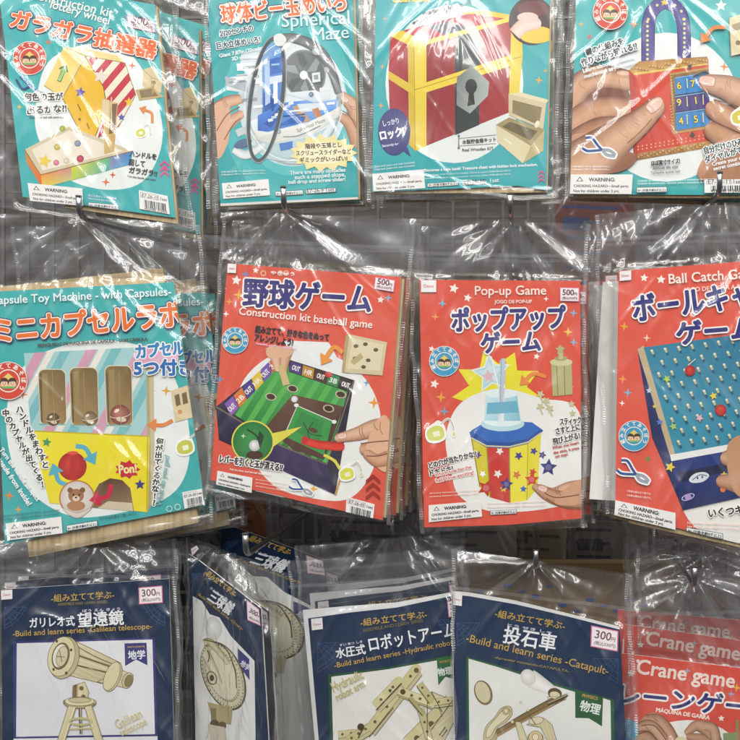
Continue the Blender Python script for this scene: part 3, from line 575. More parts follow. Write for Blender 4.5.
    a.tube([(700, 408), (640, 384), (592, 354)], [78, 74, 60], '#d9a37f', '#84503a'); a.tube([(700, 488), (640, 454), (590, 424)], [78, 78, 62], '#cf9870', '#7a4830'); a.gpoly(cat([(700, 440), (620, 450), (580, 480), (540, 545), (560, 585), (700, 585)], True, 4), ['#d39c78']*12+['#b07852']*12)
    for x, y, L, g in ((640, 262, 40, 100), (648, 268, 44, 100), (632, 276, 30, 100), (650, 372, 36, 110), (646, 446, 40, 110), (610, 300, 30, 110)): a.crease(x, y, L, g, '#b07a58')
    a.curve([(590, 322), (640, 336), (700, 356)], 4, '#7a482e'); a.curve([(590, 392), (640, 416), (700, 440)], 4, '#6e4028')
    a.pliers(222, 480, 1.15, 22); a.glue(676, 375, 1.3, '#d6c83a')
    a.arrow([(628, 90), (590, 92), (566, 118)], 12, '#ea8a40'); a.poly([(640, 60), (700, 40), (700, 170), (646, 182)], '#e2d2a8'); a.poly([(648, 82), (700, 66), (700, 90), (650, 104)], '#a89468'); a.line([(640, 60), (646, 182)], 2, '#9a8658'); a.ell(668, 140, 8, 8, '#8a7850')
    W = ((4, '#eef6f4'),)
    a.text('鍵の仕組みを', 182, 180, 302, 142, 21, '#37363a', .9, W); a.text('作りながら知れる!?', 168, 214, 346, 158, 22, '#37363a', .9, W); a.text('Learn about the locking', 172, 236, 340, 188, None, '#eef8f8', .5); a.text('mechanism as you create!', 176, 254, 346, 204, None, '#eef8f8', .5)
    a.text('ほぼ実寸サイズ!', 390, 534, 482, 526, 15, '#333', .7); a.text('Almost life size', 394, 548, 476, 542, None, '#444', .3); a.text('Tamanho quase real', 388, 562, 482, 556, None, '#666', .2)
    a.text('自分だけのひみつの', 562, 496, 720, 456, 21, '#333', .8, W); a.text('ダイヤルができる', 564, 526, 724, 480, 21, '#333', .8, W); a.text('Create your own', 586, 536, 700, 510, None, '#fff', .5); a.text('secret combination', 590, 550, 712, 524, None, '#fff', .5)
    for i in range(2): a.text('※写真は組み立て例です。塗料は含まれません。', 134, 540+i*9, 256, 540+i*9, None, '#fff', .1)
    for i in range(2): a.text('Cadeado de combinação. Aprenda sobre o mecanismo de travamento.', 346, 586+i*9, 600, 580+i*9, None, '#e8f6f6', .1)
    a.logo(258, 42, 54); a.warn([(131, 563), (330, 563), (326, 626), (128, 625)]); a.pill([(342, 604), (440, 602), (440, 620), (342, 622)]); a.barcode([(560, 580), (690, 578), (690, 622), (560, 622)], 'E7-26-11')
    return a.build('craft_kit_pack', 'teal padlock kit pack with big printed hand around a red dial lock', 'craft kit pack', 'padlock kits on one hook', card, '#3cb0b0', [(112, -80), (800, -80), (800, 640), (104, 642)], (420, -70),
        [([(156, -40), (796, -40), (796, 636), (140, 634)], .0022, .006)], seed=44, amp=.9, calm=.6, th=.014)
# ================================================================== middle row
def capsule():
    a = Art((0, 220, 2.177), (210, 660), .004, yaw=3)
    card = [(-12, 156), (378, 135), (446, 622), (10, 706)]
    a.blob([(14, 420), (60, 310), (200, 262), (340, 290), (400, 400), (412, 520), (370, 600), (250, 640), (140, 640), (40, 560)], '#eef3ee')
    for x, y, r, c in ((50, 380, 11, '#e88a3c'), (370, 310, 10, '#e88a3c'), (330, 372, 9, '#e8b83c'), (362, 372, 12, '#e8a83c'), (20, 600, 12, '#e88a3c'), (40, 630, 9, '#e8a83c'), (310, 660, 6, '#fff')): a.spark(x, y, r, c)
    for x, y in ((250, 188), (272, 182), (300, 186)): a.star(x, y, 5, '#eafafa')
    up = [(52, 290), (318, 276), (326, 470), (68, 460)]
    a.poly(up, '#a9d4d4'); a.stripes(up, 28, 96, '#d8a0b4', 10, .22); a.stripes(up, 28, 96, '#f0ece0', 34, .14); a.stripes(up, 28, 96, '#7cc0c4', 58, .2)
    a.poly([(318, 276), (334, 286), (338, 596), (322, 634)], '#cdbf98'); a.poly([(318, 276), (324, 280), (330, 620), (322, 634)], '#b8a878')
    for x0, y0, x1, y1 in ((84, 326, 142, 446), (152, 322, 212, 448), (229, 318, 286, 448)):
        k = 13; q = []
        for cx_, cy_, t0 in ((x1-k, y0+k, -90), (x1-k+2, y1-k, 0), (x0+k+4, y1-k, 90), (x0+k, y0+k, 180)): q += [(cx_+k*math.cos(math.radians(t0+t)), cy_+k*math.sin(math.radians(t0+t))) for t in (0, 22, 45, 68, 90)]
        a.poly([(x+(x-(x0+x1)/2)*.05, y+(y-(y0+y1)/2)*.03) for x, y in q], '#e4dcc0'); a.gpoly(q, ['#7a6238']*6+['#a48858']*8+['#8a7042']*6); a.poly([(x0+8, y0+8), (x0+20, y0+8), (x0+24, y1-10), (x0+12, y1-10)], '#a08858'); a.line([(x0+2, y1-1), (x1, y1-1)], 3, '#7ab4b4')
    for x, y, k, c, d in ((262, 424, 22, '#c8806c', '#7a3c34'), (196, 432, 16, '#a8906a', '#6a5436'), (116, 434, 14, '#8a7048', '#5a4428')):
        a.ell(x, y, k, k, c, c2=d); a.ring(x, y, k, k*.28, 1.6, '#e6d6c0', -8, 0, 180); a.ell(x-k*.35, y-k*.4, k*.28, k*.16, '#f2e6da', -30); a.ell(x+k*.1, y+k*.45, k*.5, k*.25, '#e2cdb4', 10)
    for x0 in (88, 156, 233): a.line([(x0, 334), (x0+4, 440)], 2.5, '#5e4826'); a.line([(x0+26, 330), (x0+31, 446)], 1.5, '#a88e60')
    a.gpoly([(68, 458), (326, 470), (322, 636), (108, 616)], ['#f4e52a', '#f0e024', '#f2dc1c', '#f2e024']); a.line([(68, 459), (326, 471)], 3, '#c8b020'); a.line([(322, 472), (320, 634)], 3, '#c8b020')
    a.gpoly([(202, 626), (204, 596), (216, 574), (240, 562), (266, 566), (284, 584), (292, 634)], ['#8a6a48', '#7a5a3c', '#6a4c34', '#5a402c', '#6a4c34', '#7a5c40', '#a08060']); a.poly([(212, 627), (236, 612), (288, 616), (290, 634)], '#d8c8a8')
    a.ell(158, 536, 31, 31, '#e2392c', c2='#a81e18'); a.poly([(152, 506), (166, 506), (166, 566), (152, 566)], '#c02a20'); a.ell(159, 507, 12, 4, '#e8503c')
    a.arrow([(165, 492), (185, 496), (196, 512)], 10, '#5cb4c8'); a.arrow([(152, 578), (130, 570), (122, 552)], 10, '#5cb4c8'); a.star(102, 484, 11, '#3f9c58', a=10); a.star(305, 576, 12, '#3a3a80'); a.star(102, 516, 5, '#d85a3c')
    a.poly([(278+(28 if i % 2 == 0 else 21)*math.cos(math.pi*i/9), 543+(21 if i % 2 == 0 else 15)*math.sin(math.pi*i/9)) for i in range(18)], '#c8283a'); a.text('Pon!', 260, 552, 298, 549, 18, '#f6e8a0', 1)
    a.ell(168, 605, 39, 39, '#c8783c'); a.ell(168, 605, 36, 36, '#f2eee8', c2='#d8ccc0'); a.ell(166, 600, 17, 15, '#a8744c'); a.ell(153, 588, 6, 6, '#8a5a38'); a.ell(180, 588, 6, 6, '#8a5a38'); a.ell(166, 622, 20, 11, '#b8845c'); a.ell(166, 606, 8, 6, '#e8d0b4'); a.ell(160, 598, 2, 2.4, '#222'); a.ell(173, 598, 2, 2.4, '#222'); a.ell(166, 604, 2.5, 2, '#222')
    a.tube([(138, 628), (168, 642), (198, 628)], [4, 14, 4], '#e4d8ce', '#b8a090', False)
    a.arrow([(242, 575), (236, 600), (218, 606)], 10, '#d0284a')
    a.poly([(372, 372), (408, 360), (420, 430), (382, 440)], '#e2cfa4'); a.poly([(408, 360), (424, 366), (436, 424), (420, 430)], '#c6b080'); a.poly([(380, 382), (390, 378), (394, 402), (384, 406)], '#7a6444'); a.poly([(396, 378), (406, 374), (410, 398), (399, 402)], '#7a6444'); a.ell(392, 418, 5, 5, '#d88a4c')
    a.arrow([(376, 436), (356, 446), (340, 446)], 8, '#ea8a40'); a.glue(404, 492, .9, '#c9cc4a')
    W = ((3.4, '#fbfbf4'),)
    a.chars('ハンドルをまわすと', [(44, 412), (100, 532)], 17, '#2e2a2c', .7, W, -4); a.chars('中のカプセルが出てくる!', [(14, 420), (94, 574)], 16, '#2e2a2c', .7, W, -4)
    a.chars('何が出てくるかな!?', [(348, 482), (336, 614)], 16, '#2e2a2c', .7, W, 6)
    a.text('Turn the handle to eject', 0, 500, 82, 612, None, '#f4fbfa', .6); a.text('capsule from inside!', -8, 516, 62, 622, None, '#f4fbfa', .6); a.text('What do you get?', 352, 622, 370, 512, None, '#8abcbc', .4)
    a.ell(338, 296, 46, 26, '#e6a8c4'); a.ell(362, 302, 28, 22, '#eab6cc'); a.star(345, 276, 9, '#5ab45a')
    a.text('カプセル', 298, 300, 402, 290, 28, '#2f86c4', 1.6, ((4, '#fdfdf8'),)); a.text('5つ付き', 294, 336, 420, 334, 31, '#2f6fb4', 1.8, ((4, '#fdfdf8'),))
    for i in range(2): a.text('※カプセルの中身は含まれておりません。Glue not included', 8, 646+i*8, 130, 632+i*8, None, '#2a6a6c', .1)
    a.text('作り方は中面をご覧ください', 218, 652, 300, 640, None, '#2a6a6c', .2)
    a.on('title_lettering'); a.text('Capsule Toy Machine - with Capsules-', -18, 184, 374, 164, None, '#f2fafa', .3); a.text('ミニカプセルラボ', -8, 264, 398, 226, 50, '#ee742e', 2, ((6.5, '#4a4478'), (4.2, '#fff4e4'))); a.text('BRINQUEDO DE MÁQUINA DE CÁPSULA - COM CÁPSULA', 84, 276, 322, 262, None, '#5a3c34', .3); a.on('artwork')
    a.logo(20, 350, 40); a.warn([(14, 660), (135, 645), (138, 681), (18, 697)]); a.pill([(146, 664), (214, 653), (214, 666), (147, 677)]); a.barcode([(398, 592), (442, 584), (447, 618), (403, 628)], 'E7-26-20')
    for x, y in ((370, 628), (388, 624)): a.ring(x, y, 6, 6, 1.2, '#e8f6f4')
    return a.build('craft_kit_pack', 'teal capsule toy machine kit pack with tan board sticking out above and below', 'craft kit pack', 'capsule toy machine kits on one hook', card, '#40b1b0', [(-70, -14), (440, 10), (476, 660), (-6, 742)], (178, -8),
        [([(-14, 146), (352, 104), (430, 660), (60, 736)], .003, .005)], seed=55, calm=1.5, amp=1.35, th=.014)
def baseball():
    a = Art((200, 190, 2.114), (205, 640), 0, yaw=-3)
    card = [(58, 155), (425, 184), (386, 698), (22, 613)]
    a.blob([(84, 520), (78, 440), (110, 380), (180, 340), (280, 350), (350, 400), (382, 480), (370, 580), (320, 650), (240, 652), (150, 620)], '#f0f1ec')
    a.poly([(176, 318), (272, 322), (300, 372), (260, 390), (200, 360)], '#eef0ee')
    for x, y, r, c in ((42, 400, 9, '#5aa0c8'), (24, 448, 12, '#f0a03c'), (368, 450, 14, '#f0a03c'), (352, 408, 8, '#6aa8cc'), (240, 632, 11, '#f0b03c'), (372, 356, 11, '#7ab0cc'), (96, 178, 10, '#7a8fc0'), (82, 222, 13, '#f0b03c'), (62, 236, 8, '#f0b03c'), (55, 262, 7, '#fff'), (398, 228, 9, '#8ab8cc')): a.spark(x, y, r, c)
    for x, y, r in ((77, 191, 11), (118, 170, 7), (50, 210, 6), (382, 232, 8), (58, 300, 5)): a.star(x, y, r, '#fbf0e6', a=8)
    for x in (170, 182, 134): a.ring(x, 176, 5, 5, 2, '#f6c8a0')
    # game board
    a.poly([(34, 458), (168, 352), (326, 402), (300, 560), (286, 644), (40, 528)], '#2a2238')
    a.gpoly([(72, 474), (166, 366), (316, 414), (268, 578), (170, 538)], ['#2c8a3c', '#4aac4c', '#3c9c44', '#2c8038', '#2a7c36'])
    g = [(72, 474), (166, 366), (316, 414), (268, 578), (170, 538)]; a.stripes(g, 32, 26, '#57b552', 4, .45)
    wall = [(52, 452), (166, 344), (170, 370), (66, 478)]
    for i, c in enumerate(('#8a5cb4', '#e07a34', '#4a3c8c', '#e8c440', '#7a5ab0', '#d86a3c')): a.poly(a.sub(wall, i/6, 0, (i+1)/6-.01, 1), c)
    for i, t in enumerate(('OUT', '2B', 'OUT', 'HR', 'OUT', '3B')):
        p, q = a.quad(wall, i/6+.02, .75), a.quad(wall, (i+1)/6-.03, .75); a.text(t, *p, *q, 10, '#f6efe0', .4)
    w2 = [(190, 360), (324, 402), (318, 428), (188, 384)]
    a.poly(w2, '#3a2c28')
    for i, (t, c) in enumerate((('OUT', '#4a3a80'), ('HR', '#c8923a'), ('OUT', '#4a3030'), ('3B', '#3c8c50'), ('OUT', '#3a2c30'))):
        z = a.sub(w2, i/5+.01, .06, (i+1)/5-.01, .94); a.poly(z, c); a.text(t, *a.quad(w2, i/5+.04, .72), *a.quad(w2, (i+1)/5-.04, .72), 10, '#f6f0e6', .4)
    a.gpoly([(140, 500), (196, 432), (304, 458), (262, 570), (196, 548)], ['#5c3c2c', '#6a4834', '#5a3a2c', '#4c3024', '#543628'])
    a.poly([(178, 520), (206, 456), (280, 488), (262, 560)], '#3a9a46'); a.line([(178, 520), (206, 456), (280, 488)], 2, '#e8e8d8'); a.poly([(196, 506), (214, 468), (262, 490), (250, 540)], '#2f8a3e'); a.ell(240, 508, 10, 5, '#5a3a2c', 20)
    for x, y in ((150, 437), (196, 420), (272, 462), (298, 432)): a.ell(x, y, 12, 8, '#c8b89a', 12); a.ell(x, y, 9, 6, '#3a2418', 12)
    a.ell(200, 442, 7, 7, '#fafafa', c2='#c8c8c8'); a.ell(204, 455, 5, 4, '#f0f0ea'); a.ell(284, 490, 5, 4, '#f0f0ea')
    a.curve([(218, 490), (234, 515), (260, 520)], 1.4, '#222'); a.curve([(240, 490), (228, 512), (240, 540)], 1.4, '#222')
    a.gpoly([(34, 458), (66, 478), (170, 540), (172, 592), (44, 528)], ['#2c2444', '#372c54', '#3c3058', '#302650', '#241c3c']); a.gpoly([(170, 540), (268, 580), (288, 645), (172, 592)], ['#41345e', '#372c54', '#281f40', '#302650']); a.line([(34, 458), (170, 540), (268, 580), (326, 402)], 3, '#7a6a58'); a.line([(286, 570), (300, 600), (286, 645)], 4, '#c89a3c'); a.curve([(262, 560), (284, 572), (296, 590)], 6, '#e8d850')
    a.tube([(216, 528), (250, 538), (296, 542)], [16, 18, 20], '#e8402e', '#a01c14'); a.ell(222, 528, 7, 8, '#c8281c')
    # hands
    a.tube([(150, 330), (160, 352), (164, 376)], [26, 22, 16], '#eec4a4', '#b47e5e'); a.tube([(186, 334), (180, 356), (176, 384)], [26, 22, 16], '#e8b896', '#aa7454'); a.blob([(140, 340), (160, 332), (196, 332), (190, 350), (150, 356)], '#e6b694'); a.poly([(164, 372), (178, 368), (190, 410), (176, 414)], '#d9bc84')
    a.tube([(420, 505), (375, 503), (330, 516), (294, 524)], [44, 40, 28, 19], '#e8bc9a', '#9a6444'); a.tube([(420, 540), (382, 545), (352, 548)], [40, 38, 30], '#d8a27e', '#8a563a'); a.blob([(372, 490), (398, 484), (398, 590), (368, 580), (350, 552)], '#e4b290'); a.tube([(400, 565), (376, 572), (356, 560)], [30, 28, 22], '#dca482', '#9c6446'); a.nail(300, 520, 9, 172); a.crease(340, 512, 20, 75); a.crease(346, 512, 22, 75); a.crease(384, 504, 26, 80); a.curve([(340, 536), (372, 532), (400, 530)], 2.5, '#7e4a30'); a.curve([(352, 562), (376, 562), (400, 556)], 2.5, '#7e4a30'); a.crease(372, 500, 18, 60)
    # magnified circle
    a.poly([(150, 515), (216, 500), (152, 545)], '#e8dc50'); a.ell(112, 532, 45, 45, '#e8dc50'); a.ell(112, 532, 42, 42, '#3c9a48', c2='#2a7a38'); a.ell(116, 560, 18, 9, '#4a2c20'); a.ell(116, 540, 12, 12, '#fdfdfd', c2='#bcbcbc'); a.curve([(100, 506), (120, 520), (128, 544)], 3, '#2a1c14'); a.poly([(126, 508), (136, 520), (130, 540), (122, 526)], '#1c3c20'); a.spark(92, 520, 6, '#d8f0c0')
    a.poly([(316, 305), (396, 322), (386, 392), (306, 386)], '#d9c9a0'); a.poly([(322, 313), (388, 327), (380, 382), (312, 377)], '#e6dab6'); a.poly([(316, 305), (308, 308), (300, 384), (306, 386)], '#b8a474')
    for x, y in ((330, 330), (350, 326), (372, 338), (328, 356), (356, 360), (346, 374)): a.ell(x, y, 5, 4, '#6a5a3c')
    a.poly([(318, 362), (340, 344), (346, 354), (326, 370)], '#c4b080')
    a.arrow([(302, 344), (284, 332), (268, 352)], 9, '#f09a3c'); a.ell(272, 390, 8, 6, '#d03a2c')
    W = ((3, '#f8f6f0'),)
    a.text('組み立てて、好きな色をぬって', 117, 300, 272, 318, 14, '#2a2430', .7); a.text('アレンジしよう!', 115, 318, 196, 329, 14, '#2a2430', .7); a.text('Assemble, paint and customize it.', 118, 326, 205, 338, None, '#fce', .15)
    a.text('レバーを引くと玉が消える!?', 42, 574, 174, 594, 15, '#2a2430', .7, W); a.text('Pull the lever and the ball disappears!?', 64, 592, 150, 604, None, '#fbe8e0', .15)
    for i in range(3): a.text('Jogo de beisebol. Kit de montagem. ※写真は組み立て例です。', 118, 612+i*7, 190, 624+i*7, None, '#fbdcd0', .1)
    a.pliers(214, 630, .55, 28); a.glue(312, 598, .75, '#dfe04a'); a.chev(366, 606, 1.15, '#a8281c')
    a.on('title_lettering'); a.text('野球ゲーム', 92, 240, 360, 255, 54, '#352f7a', 2.2, ((5.5, '#fff6ee'), (0, '#fff'))); a.text('やきゅう', 150, 178, 200, 181, 7, '#fff', .3); a.text('Construction kit baseball game', 83, 263, 364, 292, None, '#fdeee4', .3); a.on('artwork')
    a.logo(75, 318, 27, '#3f9fc8'); a.price([(371, 184), (413, 191), (410, 216), (368, 209)], '500', '(税込550円)'); a.warn([(38, 593), (112, 608), (110, 640), (35, 622)]); a.pill([(118, 634), (180, 648), (179, 658), (117, 644)]); a.barcode([(311, 648), (370, 664), (366, 700), (308, 684)], 'E7-26-05'); a.brand([(60, 156), (78, 157), (77, 176), (59, 175)])
    return a.build('craft_kit_pack', 'red baseball game kit pack with green field board, front of its hook', 'craft kit pack', 'baseball game kits on one hook', card, RED, [(46, 48), (458, 62), (404, 708), (8, 642)], (178, 40),
        [([(66, 160), (431, 188), (392, 694), (40, 622)], .0022, .007)], seed=66, calm=1.5, amp=1.0, header=.095, th=.014)
def popup():
    a = Art((390, 190, 2.114), (235, 690), 0, yaw=0)
    card = [(62, 190), (402, 192), (405, 694), (250, 708), (72, 713)]
    for x, y, r, c in ((111, 240, 10, '#7ab8d0'), (160, 272, 11, '#f0c03c'), (96, 268, 9, '#f6a060'), (108, 438, 12, '#f0a83c'), (115, 468, 10, '#6ab0d0'), (376, 300, 11, '#f0c03c'), (388, 260, 9, '#8ab8d0'), (380, 415, 10, '#f0b03c'), (140, 598, 8, '#f6b060'), (330, 230, 6, '#fff'), (388, 322, 9, '#7ab8d0')): a.spark(x, y, r, c)
    for x, y, r in ((135, 208, 11), (94, 410, 10), (88, 336, 7), (164, 228, 9), (310, 352, 7)): a.star(x, y, r, '#fbf0e6', a=15)
    a.poly([(228+(98 if i % 2 == 0 else 62)*math.cos(math.pi*i/9+.2), 425+(88 if i % 2 == 0 else 58)*math.sin(math.pi*i/9+.2)) for i in range(18)], '#f0e430')
    a.blob([(130, 600), (118, 520), (150, 450), (230, 420), (320, 440), (400, 470), (403, 640), (340, 672), (220, 680), (150, 650)], '#f1f0ea')
    # octagonal drum
    xs = [(172, 522, 190, 628), (204, 536, 212, 650), (252, 538, 254, 662), (292, 530, 290, 656), (320, 510, 312, 630)]
    for i, c in enumerate(('#e8d82c', '#cf3428', '#f0e23a', '#c83024')):
        p, q = xs[i], xs[i+1]; a.poly([(p[0], p[1]), (q[0], q[1]), (q[2], q[3]), (p[2], p[3])], ('#d8c824', '#cf3428', '#f0e23a', '#e6d62e')[i])
        a.line([(p[0], p[1]), (p[2], p[3])], 2.5, '#a08a20')
    a.poly([(292, 530), (320, 510), (312, 630), (290, 656)], '#e9da30')
    for x, y, r, c in ((186, 560, 9, '#6a4a90'), (232, 552, 9, '#f4efe6'), (228, 600, 10, '#f4efe6'), (240, 632, 8, '#f0c63a'), (272, 562, 10, '#3c3a8a'), (268, 602, 10, '#d8783c'), (304, 552, 9, '#3c3a8a'), (302, 596, 9, '#d0402c'), (196, 600, 8, '#fff'), (282, 632, 8, '#2f62b8')): a.star(x, y, r, c, a=x % 40)
    a.poly([(168, 512), (190, 498), (245, 490), (300, 494), (324, 508), (318, 516), (292, 536), (252, 546), (204, 544), (172, 526)], '#1f4f9c'); a.poly([(172, 508), (192, 496), (245, 488), (300, 491), (320, 505), (290, 526), (250, 534), (204, 532)], '#2f68bc'); a.line([(172, 524), (204, 541), (252, 543), (292, 533), (320, 513)], 3, '#d8d0a0')
    a.ell(238, 494, 46, 16, '#bfe0e6'); a.ell(238, 488, 40, 12, '#e6f4f4'); a.gpoly([(202, 430), (268, 428), (276, 488), (200, 488)], ['#d6eef0', '#a8d8e4', '#88c4d8', '#b8dfe6']); a.ell(236, 430, 34, 10, '#e9f6f6'); a.gpoly([(232, 360), (246, 362), (240, 490), (228, 490)], ['#e8b8c4', '#d8a0b4', '#f6f6f6', '#c8e4ea'])
    a.star(214, 388, 44, '#f4f4f0', a=-8); a.star(214, 388, 38, '#b8dce2', a=-8); a.star(212, 388, 27, '#d3e6ea', a=-8); a.star(208, 394, 15, '#e3bcc2', a=-8); a.line([(214, 352), (230, 420)], 2, '#f4fafa'); a.poly([(235, 356), (243, 356), (239, 452), (233, 452)], '#bccfd6'); a.line([(235, 356), (233, 452)], 1.5, '#8aa4b0'); a.poly([(206, 450), (268, 446), (272, 470), (204, 474)], '#6fb4cc')
    for x, y, r, c in ((203, 630, 19, '#c83226'), (246, 622, 15, '#3c3a80'), (335, 586, 19, '#34347c'), (300, 612, 16, '#d8442e'), (322, 560, 9, '#34347c')): a.star(x, y, r, c, a=x % 30); a.ell(x, y, r*.35, r*.35, mixc(hx(c), (1, 1, 1, 1), .12))
    a.tube([(415, 628), (380, 632), (345, 642), (318, 630)], [34, 32, 26, 17], '#e8bc9a', '#9a6444'); a.tube([(415, 655), (372, 655), (334, 644), (308, 628)], [40, 36, 28, 16], '#d8a684', '#8a563a'); a.blob([(360, 640), (404, 612), (404, 660), (350, 664)], '#d9a582'); a.nail(322, 631, 9, 200); a.crease(352, 636, 16, 70); a.crease(358, 637, 18, 70); a.curve([(326, 640), (352, 650), (400, 644)], 2.2, '#7e4a30'); a.curve([(330, 652), (360, 668), (404, 672)], 2.5, '#8a5638')
    a.poly([(340, 362), (384, 366), (386, 432), (344, 436)], '#b9b27c'); a.line([(352, 366), (355, 434)], 2, '#8a8450'); a.line([(368, 366), (370, 434)], 2, '#8a8450'); a.ell(362, 364, 24, 8, '#d6cf9c'); a.ell(361, 356, 14, 5, '#a8a06c'); a.poly([(356, 330), (366, 332), (366, 358), (356, 358)], '#c8c08c'); a.star(360, 338, 12, '#b9b27c')
    for x, y in ((318, 432), (330, 446), (318, 458), (338, 462)): a.star(x, y, 10, '#cfc89a', a=x); a.line([(x, y+6), (x+5, y+16)], 3, '#cfc89a')
    for x, y in ((384, 452), (386, 472)): a.star(x, y, 8, '#cfc89a')
    a.arrow([(330, 395), (304, 388), (288, 400)], 8, '#ee8a3c')
    a.glue(98, 512, .95, '#d9dc6a')
    W = ((2.6, '#fbf8f2'),)
    a.text('どの穴が当たりかな!?', 84, 588, 184, 562, 12, '#33262a', .6, W); a.text('ドキドキ!', 86, 604, 134, 594, 12, '#33262a', .6, W); a.text('Which hole has the', 96, 606, 172, 588, None, '#d2452e', .2, ((1.8, '#fdf4ee'),)); a.text('ball? How exciting!', 98, 618, 178, 600, None, '#d2452e', .2, ((1.8, '#fdf4ee'),))
    a.text('スティック', 360, 496, 404, 492, 13, '#33262a', .6, W); a.text('さすと上に', 352, 516, 402, 506, 13, '#33262a', .6, W); a.text('飛び上がる!', 346, 538, 402, 524, 13, '#33262a', .6, W); a.text('When you insert', 344, 548, 400, 536, None, '#c0503c', .3); a.text('the stick, it pops', 346, 558, 400, 547, None, '#c0503c', .3); a.text('on top!', 350, 566, 376, 561, None, '#c0503c', .3)
    for i in range(2): a.text('Jogo de pop-up. Qual buraco é o certo? ※写真は組み立て例です。', 84, 642+i*7, 190, 636+i*7, None, '#fbdcd0', .1)
    for i in range(2): a.text('Glue and paint are not included. 接着剤・塗料は含まれておりません', 206, 664+i*8, 330, 660+i*8, None, '#fbdcd0', .1)
    a.pill([(212, 678), (268, 675), (268, 684), (212, 687)])
    a.on('title_lettering'); a.text('Pop-up Game', 180, 222, 330, 221, None, '#fde6da', .4); a.text('JOGO DE POP-UP', 221, 240, 300, 239, None, '#fbd8ca', .4); a.text('ポップアップ', 132, 296, 371, 289, 46, '#34307a', 2, ((5.2, '#fff6ee'),)); a.text('ゲーム', 194, 342, 318, 337, 40, '#34307a', 2, ((5.2, '#fff6ee'),)); a.on('artwork')
    a.logo(115, 362, 31, '#3f9fc8'); a.price([(359, 206), (400, 207), (400, 236), (359, 235)], '500', '(税込550円)'); a.warn([(82, 666), (192, 657), (195, 690), (82, 702)]); a.brand([(66, 191), (98, 191), (98, 216), (66, 216)])
    return a.build('craft_kit_pack', 'red pop-up game kit pack, striped drum with star, front of its hook', 'craft kit pack', 'pop-up game kits on one hook', card, '#e1553f', [(30, 62), (424, 72), (420, 716), (60, 726)], (256, 42),
        [([(66, 196), (398, 196), (402, 690), (78, 706)], .0022, .006)], seed=77, calm=1.5, amp=1.05, header=.108, th=.014)
